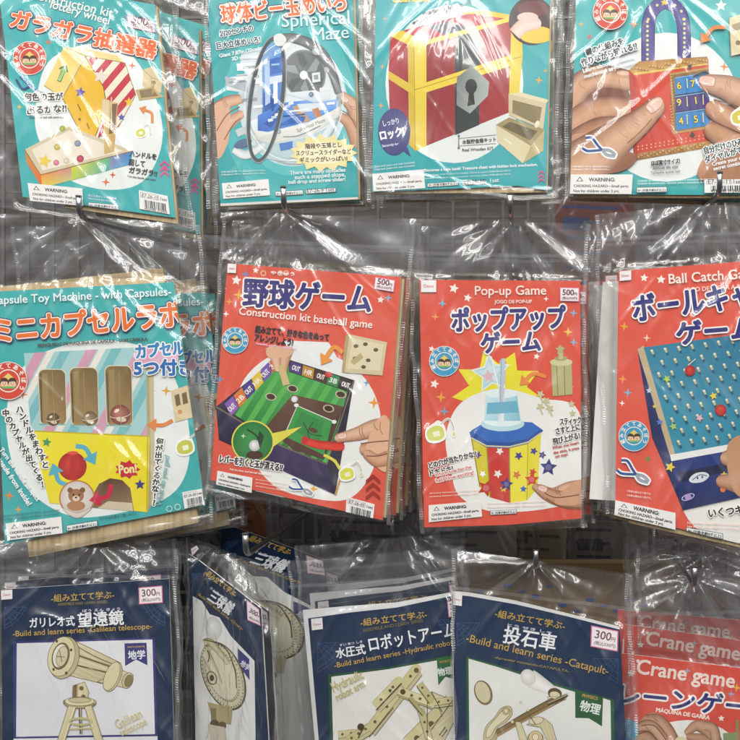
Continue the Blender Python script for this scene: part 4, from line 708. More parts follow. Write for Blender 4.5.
def ballcatch():
    a = Art((570, 180, 1.9), (200, 640), -.002)
    card = [(92, 173), (360, 152), (360, 700), (86, 632)]
    for x, y, r, c in ((103, 278, 9, '#f0b03c'), (100, 378, 9, '#f0a050'), (110, 404, 9, '#7ab8d0'), (99, 424, 6, '#fff'), (128, 225, 6, '#7ab0cc'), (148, 530, 8, '#4a9a4a'), (146, 300, 8, '#f6d0b0')): a.spark(x, y, r, c)
    for x, y, r in ((141, 186, 8), (173, 189, 9), (122, 256, 5)): a.star(x, y, r, '#fff4ea', a=5)
    a.ell(320, 600, 110, 90, '#f1efe8')
    a.gpoly([(128, 322), (190, 522), (214, 626), (156, 490)], ['#1c2c66', '#243a7c', '#1a2a60', '#182452']); a.poly([(128, 322), (140, 314), (204, 520), (190, 524)], '#c8b48c')
    a.gpoly([(140, 318), (330, 292), (380, 500), (200, 522)], ['#2f86a4', '#2a7a9c', '#2f8aa6', '#3a96b0'])
    for j in range(9):
        for i in range(7):
            u = (i+.5+(.5 if j % 2 else 0))/7.5; v = (j+.6)/9.5; x, y = a.quad([(140, 318), (330, 292), (380, 500), (200, 522)], u, v)
            a.line([(x, y), (x+5, y+7)], 4.2, '#1a5a74'); a.line([(x-1, y-5), (x+2, y+2)], 4.4, '#c4bd92'); a.ell(x-1, y-5, 2.6, 2.2, '#efe8c4')
    for x, y, c in ((272, 410, '#e8d040'), (184, 378, '#b8d450'), (246, 452, '#e8b0c0'), (196, 468, '#a8d070')): a.star(x, y, 8, c, a=x)
    a.ell(228, 362, 10, 10, '#e8402e', c2='#a01c14'); a.ell(286, 437, 11, 11, '#e8402e', c2='#a01c14'); a.line([(224, 352), (238, 340)], 2, '#d8d8d0')
    a.poly([(190, 522), (380, 488), (380, 500), (192, 534)], '#f2f2ee')
    a.gpoly([(192, 534), (380, 500), (380, 590), (214, 627)], ['#1d3278', '#22408c', '#1a2c68', '#16245a']); a.poly([(206, 556), (330, 530), (332, 546), (210, 574)], '#0e1a40')
    a.blob([(226, 568), (238, 557), (256, 555), (264, 562), (252, 573), (232, 575)], '#dfe5ea'); a.curve([(232, 570), (246, 560), (260, 562)], 1.6, '#4a5a8c'); a.ell(242, 566, 1.6, 2.4, '#2a3a6a'); a.ell(251, 564, 1.6, 2.4, '#2a3a6a'); a.star(190, 545, 10, '#f0d040', a=20); a.star(292, 560, 7, '#e8c83c'); a.ring(224, 602, 12, 5, 2, '#c8b8e0', -20); a.ell(224, 602, 6, 6, '#b8a0d8'); a.star(170, 460, 7, '#5a7ad0'); a.star(150, 400, 6, '#c8d0f0'); a.star(160, 430, 4, '#e8d040'); a.ell(290, 588, 5, 5, '#e8783c')
    a.tube([(380, 560), (340, 530), (300, 528)], [54, 46, 30], '#d8a886', '#8c5c42'); a.tube([(380, 610), (330, 580), (290, 572)], [50, 42, 26], '#cf9c7a', '#845640'); a.blob([(300, 500), (360, 490), (360, 600), (310, 590)], '#c8956f')
    W = ((2.6, '#fbf8f2'),)
    a.text('いくつキャッチ', 264, 640, 380, 626, 15, '#33262a', .7, W)
    for i in range(2): a.text('Jogo de pegar a bola. 何個キャッチできるかな?', 222, 652+i*7, 330, 658+i*8, None, '#fbdcd0', .1)
    for i in range(2): a.text('※写真は組み立て例です。', 108, 592+i*8, 154, 598+i*8, None, '#fbdcd0', .1)
    a.pill([(220, 659), (290, 671), (290, 682), (220, 670)])
    a.on('title_lettering'); a.text('Ball Catch Game', 188, 197, 362, 185, None, '#fff0e6', .4); a.text('JOGO DE PEGAR A BOLA', 216, 213, 346, 205, None, '#fbdccf', .3); a.text('ボールキャッチ', 122, 266, 440, 226, 46, '#2c2f7c', 2, ((4.8, '#fff6ee'),)); a.text('ゲーム', 204, 310, 352, 298, 40, '#2c2f7c', 2, ((4.8, '#fff6ee'),)); a.on('artwork')
    a.logo(121, 486, 28, '#3f9fc8'); a.pliers(120, 556, .68, 30); a.warn([(86, 608), (200, 632), (200, 664), (84, 636)]); a.brand([(94, 174), (116, 172), (116, 190), (94, 192)])
    return a.build('craft_kit_pack', 'red ball catch game kit pack with blue pegboard, cut by right edge', 'craft kit pack', 'ball catch game kits on one hook', card, '#e45843', [(40, 66), (380, 40), (380, 730), (68, 636)], (287, 14),
        [([(104, 180), (366, 160), (366, 708), (112, 652)], .0022, .007)], seed=88, calm=1.5, amp=1.1, whites=[([(64, 192), (100, 190), (100, 614), (38, 610)], .012, .002)], header=.085, th=.015)
# ================================================================== bottom row
GOLD, CREAM, CR2 = '#cba651', '#ded6ac', '#b0a26c'
def web(a, x, y, sx, sy, r=60, c='#3d5a86'):
    for q in (.35, .6, .85, 1): a.curve([(x, y+sy*r*q), (x+sx*r*q*.55, y+sy*r*q*.62), (x+sx*r*q, y)], 1.4, c)
    for t in (0, .25, .5, .75, 1): A = t*math.pi/2; a.line([(x, y), (x+sx*r*math.cos(A), y+sy*r*math.sin(A))], 1.2, c)
    a.ring(x+sx*r*.4, y+sy*r*.4, r*.16, r*.16, 1.2, c)
def bar(a, p, q, w, c=CREAM, e='#6e5c30', holes=2, d=7):
    dx, dy = q[0]-p[0], q[1]-p[1]; L = math.hypot(dx, dy); nx, ny = -dy/L*w/2, dx/L*w/2
    sh = [(p[0]+nx, p[1]+ny), (q[0]+nx, q[1]+ny), (q[0]+nx+d*.5, q[1]+ny+d), (p[0]+nx+d*.5, p[1]+ny+d)]; a.poly(sh, CR2)
    a.tube([p, ((p[0]+q[0])/2, (p[1]+q[1])/2), q], [w]*3, c, c); a.line([sh[0], sh[1]], 1.5, e); a.line([(p[0]-nx, p[1]-ny), (q[0]-nx, q[1]-ny)], 1.2, '#8e7e4c')
    for i in range(holes): f = (i+.5)/holes; a.ell(p[0]+dx*f, p[1]+dy*f, w*.14, w*.14, '#6a5a34')
def telescope():
    a = Art((0, 500, 3.084), (260, 740), .002, yaw=1)
    card = [(4, 276), (521, 243), (540, 850), (8, 850)]
    web(a, 14, 330, 1, 1, 68); web(a, 508, 322, -1, 1, 68)
    a.poly([(40, 436), (478, 424), (488, 850), (42, 850)], '#353578'); a.gpoly([(52, 442), (470, 430), (478, 722), (50, 730)], ['#e6e6e8', '#eeeef0', '#e8e8ea', '#e2e2e6']); a.poly([(42, 736), (486, 728), (486, 745), (42, 752)], '#e9e9ec')
    a.poly([(384, 442), (452, 440), (455, 510), (420, 492), (386, 512)], '#3a3a7c'); a.text('地学', 396, 490, 448, 487, 25, '#f0f0f6', .8); a.text('EARTH SCIENCE', 394, 456, 446, 454, None, GOLD, .2)
    # telescope
    a.ol = 1.5
    a.gpoly([(192, 428), (228, 432), (372, 502), (378, 520), (348, 574), (216, 542)], ['#d8cc94', '#e6dcac', '#d0c48c', '#b8ab74', '#a3955c', '#c4b67c'])
    a.poly([(222, 470), (366, 520), (360, 540), (212, 505)], '#8a7b48'); a.poly([(226, 476), (362, 523), (358, 536), (218, 503)], '#d6caa0'); a.curve([(240, 452), (300, 485), (366, 512)], 2, '#4a3e24')
    a.poly([(300, 560), (392, 580), (412, 540), (380, 525)], '#cbbf88'); a.ell(394, 556, 16, 25, '#b8ac78', 20); a.ell(397, 557, 11, 19, '#8a7d4c', 20); a.ell(350, 545, 22, 48, '#bfb27a', 22); a.ell(345, 543, 21, 47, '#ded29c', 22)
    a.ell(198, 486, 46, 66, '#a4965e', 14); a.ell(190, 482, 41, 62, '#dcd19c', 14); a.ell(188, 481, 26, 42, '#7a6c40', 14); a.ell(186, 480, 22, 37, '#efeee6', 14); a.ell(192, 482, 17, 32, '#c8bf94', 14)
    for x, y in ((176, 435), (220, 462), (205, 533), (166, 522)): a.ell(x, y, 3, 4, '#4a3e24')
    a.line([(184, 462), (192, 500)], 2, '#6a5c34'); a.line([(176, 482), (202, 484)], 2, '#6a5c34')
    a.poly([(228, 572), (262, 560), (275, 592), (268, 622), (226, 622)], '#cfc28a'); a.poly([(226, 572), (240, 566), (238, 622), (224, 622)], '#7c6036'); a.ell(252, 580, 6, 6, '#6a5a34'); a.ell(258, 606, 6, 6, '#6a5a34')
    for i in range(22): t = math.pi*i/21; a.ell(247-46*math.cos(t), 622+14*math.sin(t), 4.5, 6, '#b5a86e')
    a.ell(247, 620, 46, 14, '#d9ce98'); a.ell(247, 616, 34, 8, '#b5a86e')
    a.gpoly([(212, 634), (236, 638), (196, 760), (172, 760)], ['#c8bb82', '#e2d7a4', '#ddd29e', '#b8ab74']); a.gpoly([(262, 636), (284, 632), (326, 760), (300, 760)], ['#e2d7a4', '#bfb27a', '#c6ba84', '#e0d5a0']); a.poly([(244, 640), (252, 640), (254, 720), (248, 720)], '#6a5a34'); a.ring(250, 682, 34, 10, 7, '#c8bc86'); a.line([(216, 705), (290, 702)], 5, '#d2c690')
    a.ol = None; a.text('Galilean', 364, 706, 442, 668, 30, '#d9c98c', 0); a.text('telescope', 376, 728, 456, 690, 24, '#d9c98c', 0)
    a.on('title_lettering'); a.text('-組み立てて学ぶ-', 160, 312, 354, 300, 21, GOLD, .35); a.text('ASSEMBLE AND LEARN SERIES', 180, 325, 332, 317, None, '#8a7a48', .2); a.text('ガリレオ式', 94, 391, 232, 384, 28, '#eef0f4', .8); a.text('望遠鏡', 243, 388, 383, 379, 41, '#f4f5f8', .9); a.text('ぼう えん きょう', 256, 345, 372, 338, 8, '#dde', .3); a.text('-Build and learn series -Galilean telescope-', 42, 420, 470, 396, None, GOLD, .15); a.on('artwork')
    a.price([(428, 269), (502, 263), (504, 316), (430, 321)], '300', '(税込330円)', '#e07aa4'); a.brand([(5, 278), (40, 275), (40, 304), (6, 307)])
    return a.build('science_kit_pack', 'navy telescope kit pack with cream wooden telescope, front at lower left', 'science kit pack', 'telescope kits on one hook', card, NAVY, [(-40, 140), (556, 150), (566, 880), (-20, 880)], (300, 128), seed=99, calm=1.5, foldk=1.2, amp=1.1, header=.12, th=.008)
def orrery():
    a = Art((150, 500, 3.082), (230, 700), .0, yaw=-34)
    card = [(118, 166), (150, 186), (342, 334), (384, 1060), (140, 1060)]
    a.poly([(132, 296), (160, 312), (184, 352), (214, 362), (250, 420), (322, 496), (330, 1060), (146, 1060)], '#ecebe8')
    a.poly([(270, 456), (306, 490), (307, 556), (290, 532), (272, 540)], '#39367a'); a.text('地学', 276, 506, 302, 526, 17, '#e8e8f0', .5)
    a.ell(196, 395, 26, 36, '#f6f6f2', -10, c2='#cfcfc8'); a.poly([(186, 424), (206, 430), (214, 520), (196, 520)], '#d9d4bc')
    a.ell(226, 542, 62, 112, '#5c5232', -22); a.ell(224, 540, 58, 108, '#d9d2b0', -22)
    for i in range(46):
        t = 6.2832*i/46; A = math.radians(-22)
        for rr in (1.0, .82):
            X, Y = 56*rr*math.cos(t), 106*rr*math.sin(t); x, y = 224+X*math.cos(A)-Y*math.sin(A), 540+X*math.sin(A)+Y*math.cos(A)
            X2, Y2 = X*.93, Y*.95; x2, y2 = 224+X2*math.cos(A)-Y2*math.sin(A), 540+X2*math.sin(A)+Y2*math.cos(A); a.line([(x, y), (x2, y2)], 2.4, '#3a3424')
    a.ell(222, 538, 42, 82, '#e2dcc0', -22); a.tube([(172, 470), (196, 520), (214, 560)], [30, 26, 20], '#e9e3c8', '#9c926a'); a.tube([(166, 440), (190, 440), (240, 500)], [20, 22, 16], '#d8d0ac', '#8a7e54'); a.ring(192, 548, 14, 20, 4, '#7a6e48', -20); a.ell(192, 548, 7, 10, '#4a4028'); a.curve([(168, 430), (230, 452), (262, 520), (268, 580)], 3, '#4a4230'); a.curve([(180, 500), (184, 480), (178, 462)], 3, '#3a3020')
    a.poly([(178, 622), (256, 640), (250, 690), (196, 684)], '#b4a878'); a.poly([(188, 640), (206, 642), (206, 690), (190, 688)], '#8a7c50'); a.ell(200, 690, 14, 14, '#5a4c30'); a.ell(224, 694, 12, 12, '#6a5a38'); a.poly([(180, 690), (232, 700), (240, 760), (190, 760)], '#cfc8b0')
    web(a, 322, 372, -1, 1, 30); web(a, 130, 226, 1, 1, 26)
    a.on('title_lettering'); a.text('-組み立てて学ぶ-', 170, 226, 262, 298, 17, GOLD, .6); a.text('三球儀', 178, 304, 246, 352, 37, '#f0f1f5', 1.1); a.text('-Build and learn series -Orrery-', 146, 290, 286, 402, 9, '#a08848', .4); a.text('さんきゅうぎ', 186, 272, 240, 312, 7, '#dde', .2); a.on('artwork')
    a.price([(299, 306), (338, 336), (343, 388), (302, 370)], '300', '(税込330円)', '#e07aa4'); a.brand([(128, 150), (146, 140), (152, 150), (132, 172)])
    return a.build('science_kit_pack', 'navy orrery kit pack turned sideways with round wooden gear wheel', 'science kit pack', 'orrery kits on one hook', card, NAVY, [(112, 112), (395, 212), (390, 1070), (118, 880)], (236, 128), seed=101, calm=1.5, foldk=1.2, amp=1.2, header=None, th=.008)
def robot():
    a = Art((280, 540, 3.7), (390, 720), .012)
    card = [(84, 260), (240, 246), (430, 232), (640, 193), (705, 860), (140, 860)]
    a.poly([(104, 290), (260, 268), (430, 250), (640, 206), (700, 860), (154, 860)], '#0d2a4c')
    web(a, 140, 380, 1, 1, 110); web(a, 640, 295, -1, 1, 60)
    a.poly([(178, 498), (400, 470), (640, 424), (690, 860), (190, 860)], '#1f5030'); a.poly([(190, 506), (400, 478), (632, 436), (680, 850), (200, 850)], '#ecebe4')
    a.poly([(580, 438), (645, 426), (645, 514), (612, 506), (586, 538)], '#2a6a38'); a.text('物理', 586, 502, 640, 492, 26, '#eef4ee', .8); a.text('PHYSICS', 592, 456, 632, 449, None, GOLD, .2)
    a.ol = 2
    bar(a, (640, 600), (480, 760), 70, '#d6cd9a', holes=3, d=16); a.poly([(560, 560), (680, 610), (640, 680), (600, 760), (480, 760), (600, 650)], '#cfc792')
    bar(a, (215, 720), (280, 712), 26, '#d6cd9a', d=10); bar(a, (252, 740), (330, 690), 30, '#d0c690', holes=3, d=12)
    bar(a, (330, 700), (505, 475), 34, '#d4cb96', holes=4, d=14); bar(a, (352, 612), (440, 520), 32, '#d9d09c', holes=2, d=14); bar(a, (440, 556), (566, 604), 30, '#e0d7a6', holes=4, d=8); bar(a, (516, 530), (560, 590), 26, '#c6bc84', d=10); bar(a, (520, 620), (560, 760), 26, '#cfc590', holes=4, d=10); bar(a, (570, 600), (640, 590), 24, '#d9d09c', d=8); bar(a, (480, 580), (530, 640), 14, '#b8ae78', holes=0)
    a.line([(356, 628), (450, 528)], 4, '#5a4a28'); a.line([(330, 728), (420, 618)], 3, '#5a4a28'); a.ell(300, 690, 12, 12, '#4a3e22'); a.ell(455, 560, 9, 9, '#5a4a2a'); a.ell(408, 556, 5, 5, '#3a3220'); a.line([(560, 560), (600, 634)], 3, '#4a4028'); a.line([(640, 590), (560, 700)], 2.5, '#6a5c34'); a.ell(505, 480, 8, 8, '#6a5a34'); a.line([(545, 600), (545, 760)], 2.5, '#5a4a28'); a.line([(290, 730), (310, 690)], 4, '#4a3c20')
    a.ol = None; a.text('Hydraulic', 200, 560, 312, 508, 34, '#c9bb7c', .4); a.text('robot arm', 214, 594, 318, 540, 28, '#c9bb7c', .4); a.line([(590, 720), (612, 690)], 3, '#3c3420'); a.line([(600, 726), (618, 700)], 3, '#3c3420')
    a.on('title_lettering'); a.text('-組み立てて学ぶ-', 300, 316, 545, 284, 25, GOLD, .4); a.text('ASSEMBLE AND LEARN SERIES', 308, 340, 530, 302, None, '#7a6c40', .2); a.text('水圧式', 210, 434, 318, 417, 34, '#eef0f4', 1); a.text('すい あつ しき', 222, 392, 306, 378, 8, '#dde', .3); a.text('ロボットアーム', 334, 408, 650, 352, 50, '#f4f5f8', 1); a.text('-Build and learn series -Hydraulic robot arm-', 204, 472, 700, 374, None, GOLD, .15); a.on('artwork')
    a.price([(618, 226), (690, 212), (700, 270), (624, 286)], '300', '(税込330円)', '#e07aa4'); a.brand([(116, 291), (157, 286), (160, 328), (119, 333)])
    return a.build('science_kit_pack', 'navy hydraulic robot arm kit pack with white border, partly behind catapult pack', 'science kit pack', 'robot arm kits on one hook', card, '#e4e4e4', [(28, 76), (690, 22), (740, 880), (80, 880)], (415, -20), seed=112, calm=1.5, foldk=1.2, amp=1.1, header=.12, th=.008)
def catapult():
    a = Art((430, 540, 3.524), (380, 700), -.006, yaw=-2)
    card = [(76, 180), (140, 186), (300, 214), (480, 258), (668, 306), (700, 860), (88, 860)]
    a.poly([(78, 192), (140, 198), (300, 226), (480, 268), (670, 316), (700, 860), (90, 860)], '#0d2c4e')
    web(a, 96, 292, 1, 1, 80); web(a, 662, 418, -1, 1, 86)
    a.poly([(128, 410), (240, 440), (420, 500), (520, 528), (648, 562), (652, 860), (130, 860)], '#235a34'); a.poly([(136, 418), (240, 448), (420, 508), (520, 538), (608, 556), (636, 566), (640, 850), (140, 850)], '#ebebe6')
    a.poly([(511, 530), (610, 552), (606, 657), (560, 628), (512, 627)], '#23592f'); a.text('物理', 526, 596, 596, 614, 34, '#eef4ee', .9); a.text('PHYSICS', 536, 552, 590, 564, None, GOLD, .3)
    a.tube([(350, 484), (376, 500), (430, 530)], [60, 58, 36], '#f6f5f0', '#cfcdc4'); a.ell(346, 484, 26, 30, '#f4f3ee', -30, c2='#d4d2c8')
    a.ol = 1.6; a.ell(188, 538, 30, 44, '#8a7a50', -20); a.ell(186, 536, 26, 40, '#c6bc90', -20)
    a.ell(440, 540, 24, 18, '#5a4c2c', 10); a.ell(440, 545, 19, 12, '#d6cca0', 10); a.poly([(414, 552), (462, 552), (486, 540), (480, 562), (420, 580)], '#e2dab4')
    a.tube([(216, 688), (330, 620), (430, 566)], [16, 18, 20], '#8c7446', '#5a4628'); a.tube([(218, 700), (330, 636), (470, 560)], [10, 10, 10], '#a88c58', '#6a5430'); a.poly([(412, 572), (480, 542), (488, 548), (470, 562), (420, 590)], '#4c3c24'); a.ell(216, 692, 22, 22, '#d9cf9e', c2='#a89a64')
    a.blob([(196, 660), (226, 626), (252, 592), (282, 586), (290, 612), (270, 640), (240, 660), (220, 700), (190, 705)], '#b9a870'); a.blob([(202, 664), (230, 630), (256, 600), (278, 596), (282, 612), (262, 636), (232, 660), (214, 690), (198, 694)], '#e0d7ac'); a.ell(268, 602, 12, 13, '#c8a860'); a.ell(268, 602, 7, 8, '#e8dcae')
    a.poly([(340, 650), (400, 626), (430, 650), (450, 720), (420, 720), (390, 660)], '#c6bb88'); a.ell(374, 636, 26, 13, '#ddd4aa', -10); a.poly([(300, 640), (320, 640), (350, 720), (320, 720)], '#cfc592'); a.ell(372, 700, 28, 26, '#b09a5c'); a.ell(372, 694, 24, 22, '#d8b868'); a.ell(372, 694, 12, 12, '#f0e4bc'); a.line([(340, 600), (372, 650)], 3, '#6a5c38')
    a.ol = None
    for x, y in ((320, 570), (345, 598), (290, 640)): a.ell(x, y, 5, 5, '#e2dab4')
    a.on('title_lettering'); a.text('-組み立てて学ぶ-', 228, 268, 474, 314, 25, GOLD, .4); a.text('投石車', 256, 356, 440, 388, 56, '#f4f5f8', 1.2); a.text('とう せき しゃ', 272, 302, 428, 330, 9, '#dde', .3); a.text('-Build and learn series -Catapult-', 126, 356, 626, 474, None, GOLD, .15); a.text('-Aprender montando-CATAPULTA-', 226, 416, 490, 466, 8, '#9a8848', .3); a.on('artwork')
    a.price([(568, 300), (664, 320), (662, 393), (565, 375)], '300', '(税込330円)', '#e07aa4'); a.brand([(80, 180), (114, 186), (112, 232), (82, 228)])
    return a.build('science_kit_pack', 'navy catapult kit pack with white spoon arm and green ribbon, lower centre', 'science kit pack', None, card, '#e4e4e2', [(66, 30), (728, 122), (736, 880), (72, 880)], (372, 68), seed=123, calm=1.5, foldk=1.2, amp=1.1, header=.16, th=.008)
def crane():
    a = Art((580, 530, 3.525), (400, 720), .004)
    card = [(120, 432), (240, 446), (400, 466), (620, 492), (620, 900), (120, 900)]
    for x, y, r, c in ((378, 496, 13, '#9ab0c4'), (552, 556, 16, '#f0b83c'), (532, 578, 14, '#9aa8c8'), (192, 560, 9, '#f6c090')): a.spark(x, y, r, c)
    a.star(180, 506, 14, '#fbece2'); a.star(498, 664, 12, '#fbece2'); a.star(204, 402+60, 9, '#fbece2')
    a.ell(380, 800, 190, 130, '#efece4')
    SK, SE = '#c89a7c', '#7e5238'
    a.blob([(176, 760), (190, 700), (228, 656), (262, 644), (300, 664), (330, 700), (344, 760)], '#bd8e70'); a.tube([(230, 670), (276, 672), (318, 716), (330, 760)], [40, 44, 40, 36], SK, SE); a.tube([(204, 700), (250, 690), (296, 740)], [40, 42, 40], '#d0a486', SE); a.tube([(190, 740), (230, 726), (270, 770)], [40, 40, 40], SK, SE); a.curve([(216, 690), (262, 690), (304, 740)], 3, '#5e3a24'); a.curve([(200, 722), (244, 712), (284, 756)], 3, '#5e3a24'); a.nail(322, 738, 14, 70, '#dcb09a')
    for x, y, L, g in ((262, 662, 22, 60), (270, 666, 24, 60), (236, 694, 22, 60), (428, 690, 22, 110), (470, 706, 20, 60)): a.crease(x, y, L, g, '#8a5a3e')
    
    a.tube([(480, 770), (456, 710), (412, 690), (380, 712)], [60, 52, 40, 26], '#cda082', SE); a.tube([(470, 780), (430, 740), (388, 730)], [50, 42, 28], '#c49474', SE); a.tube([(440, 690), (470, 700), (480, 750)], [34, 36, 36], '#d4a88a', SE)
    a.poly([(504, 716), (560, 712), (560, 760), (506, 760)], '#8a9a6a'); a.poly([(548, 670), (560, 668), (562, 740), (550, 740)], '#9a8a5a'); a.ell(356, 740, 20, 12, '#e2d6b0')
    a.ell(166, 706, 40, 40, '#4aa8d0')
    a.on('title_lettering'); a.text('Crane game', 198, 504, 542, 556, None, '#f8e2d6', 1.6); a.text('クレーンゲーム', 30, 596, 690, 664, 66, '#2a2c74', 2.4, ((9, '#fdf2ea'),)); a.text('MÁQUINA DE GARRA', 268, 640, 456, 668, None, '#fbe2d6', .9); a.on('artwork')
    return a.build('craft_kit_pack', 'red crane game kit pack with printed hands, front of its hook', 'craft kit pack', 'crane game kits on one hook', card, '#dc5040', [(150, 150), (640, 130), (640, 900), (176, 900)], (405, 160), seed=134, calm=1.8, amp=1.7, header=.2, th=.01)
# ================================================================== the rack
def hook(label, px, py, y=-.02, tip=.009):
    """one chrome peg hook: a rod from the rack wall to its upturned end, with a clip on the wire grid"""
    T = P(px, py, y); r = bpy.data.objects.new('peg_hook', None); COL.objects.link(r); r.location = (T.x, .318, T.z); tag(r, label, 'hook', 'chrome peg hooks')
    def tube(pts, rad, cap=True):
        V, F = [], []; n = 12
        for i, p in enumerate(pts):
            a, b = pts[max(0, i-1)], pts[min(len(pts)-1, i+1)]; d = (b-a).normalized(); u = d.orthogonal().normalized() if abs(d.x) > .9 else Vector((1, 0, 0)); w = d.cross(u)
            for k in range(n): t = 6.2832*k/n; V.append(p+(u*math.cos(t)+w*math.sin(t))*rad)
            if i: F += [((i-1)*n+k, (i-1)*n+(k+1) % n, i*n+(k+1) % n, i*n+k) for k in range(n)]
        F += [tuple(range(n)), tuple(range((len(pts)-1)*n, len(pts)*n))]
        return V, F
    L = .318-y; pts = [Vector((0, 0, 0)), Vector((0, -L*.5, 0)), Vector((0, -L+.012, 0))]
    for k in range(1, 7): t = math.pi/2*k/6; pts.append(Vector((0, -L+.012-.01*math.sin(t), .01*(1-math.cos(t)))))
    pts.append(pts[-1]+Vector((0, -.001, tip)))
    link('rod', mesh('rod', *tube(pts, .0027), None, True), M_CHROME, r)
    q = [pts[-1], pts[-1]+Vector((0, 0, .002)), pts[-1]+Vector((0, 0, .0036))]
    V, F = tube(q[:1]+[q[0]+Vector((0, 0, .0014))], .0031); link('end_cap', mesh('end_cap', V, F), M_CHROME, r)
    V, F = [], []
    for x in (-.02, .02):
        for z in (.03, -.004):
            for dy in (-.004, .002): V.append((x, dy, z))
    F = [(0, 1, 3, 2), (4, 6, 7, 5), (0, 2, 6, 4), (1, 5, 7, 3), (0, 4, 5, 1), (2, 3, 7, 6)]
    link('mounting_plate', mesh('mounting_plate', V, F), M_CHROME, r)
    return r
def box(name, x0, x1, y0, y1, z0, z1, mat, parent=None):
    V = [(x, y, z) for x in (x0, x1) for y in (y0, y1) for z in (z0, z1)]
    return link(name, mesh(name, V, [(0, 1, 3, 2), (4, 6, 7, 5), (0, 4, 5, 1), (2, 3, 7, 6), (0, 2, 6, 4), (1, 5, 7, 3)]), mat, parent)
w = box('wall', -1.2, 1.6, .345, .37, -.8, 1.6, M_WALL); w['kind'] = 'structure'
def wires():
    V, F = [], []
    def bx(x0, x1, y0, y1, z0, z1):
        b = len(V); V.extend((x, y, z) for x in (x0, x1) for y in (y0, y1) for z in (z0, z1))
        F.extend(tuple(b+i for i in f) for f in ((0, 1, 3, 2), (4, 6, 7, 5), (0, 4, 5, 1), (2, 3, 7, 6), (0, 2, 6, 4), (1, 5, 7, 3)))
    for i in range(60): x = -.6+i*.034; bx(x, x+.0035, .3235, .327, -.5, 1.3)
    for i in range(50): z = -.45+i*.034; bx(-.7, 1.5, .3275, .331, z, z+.0035)
    return V, F
g = link('wire_grid', mesh('wire_grid', *wires()), M_GRID); tag(g, 'grey wire grid panel behind all the hanging packs', 'display grid')

packs = {}
for f in (lottery, maze, chest, padlock, capsule, baseball, popup, ballcatch, telescope, orrery, robot, catapult, crane):
    packs[f.__name__] = f()
CP = [
 ('lottery', 'second lottery wheel pack, showing behind the right edge of the front one', (30, 11), .03, 0, 5),
 ('maze', 'spherical maze pack hidden behind the front maze pack', (6, 5), .03, 0, 1),
 ('chest', 'second treasure chest pack, its bottom edge showing under the front one', (9, 7), .032, 0, -1),
 ('padlock', 'padlock pack behind the front padlock pack, left edge showing', (-5, 5), .03, 0, 1.5),
 ('capsule', 'second capsule toy machine pack, showing behind the right edge of the front one', (35, 2), .035, 0, 0),
 ('baseball', 'second baseball game pack, directly behind the front one', (15, -2), .028, 0, -1.2),
 ('baseball', 'third baseball game pack, between the second and the last of its hook', (26, -7), .055, 0, -2.4),
 ('baseball', 'last baseball game pack at the back of its hook beside pop-up kit', (35, -14), .085, 0, -3.2),
 ('popup', 'second pop-up game pack just behind the front one', (13, -3), .03, 2, -.8),
 ('popup', 'rearmost pop-up game pack with its left edge showing', (-9, -6), .062, 0, 1.2),
 ('ballcatch', 'second ball catch pack, its left edge showing beside the front one', (-20, -4), .034, 0, 1),
 ('ballcatch', 'rearmost ball catch pack beside the pop-up kit', (-33, -8), .07, 0, -.6),
 ('telescope', 'second telescope pack, its top edge showing above the front one', (5, -14), .03, 0, -1.5),
 ('telescope', 'third telescope pack, mostly hidden, last of its hook', (10, -22), .06, 0, .8),
 ('orrery', 'rearmost orrery pack, darkest and deepest beside the robot arm stack', (66, -40), .12, 33, 0),
 ('robot', 'rearmost robot arm pack, highest sheet of its stack', (10, -34), .085, 0, -1),
 ('lottery', 'rearmost lottery wheel pack at the far left top', (40, 2), .065, 0, 7),
 ('capsule', 'rearmost capsule toy pack, deepest of its hook', (42, -6), .07, 0, 1),
 ('orrery', 'second orrery pack, directly behind the sideways front one', (7, 0), .03, 3, 0),
 ('orrery', 'slanting orrery pack behind, between the front orrery kit and robot arm kit', (50, -50), .075, 31, 0),
 ('robot', 'second robot arm pack, its top edge showing above the front one', (4, -21), .045, 0, 0),
 ('crane', 'second crane game pack, its title showing above the front one', (6, -30), .04, 0, 1),
 ('crane', 'rearmost crane game pack, highest of the three behind clear film', (0, -52), .08, 0, -2),
]
for k, lab, d, y, rz, roll in CP: copy_pack(packs[k], lab, d, y, rz, roll, skip=('plastic_bag',) if y >= .055 and k not in ('crane', 'baseball') else ())
for lab, x, y, yy in (
 ('chrome hook above the capsule toy kit', 78, 216, -.012), ('chrome hook above the baseball kit', 283, 208, -.07), ('chrome hook above the pop-up game kit', 510, 214, -.04),
 ('chrome hook above the ball catch kit', 720, 193, -.05), ('chrome hook above the telescope kit', 96, 530, .035), ('chrome hook above the sideways orrery kit', 245, 556, -.09),
 ('dark chrome hook above the robot arm kit', 392, 536, .04), ('chrome hook above the catapult kit', 536, 570, -.03), ('chrome hook above the crane game kit', 695, 588, -.06)): hook(lab, x, y, yy)
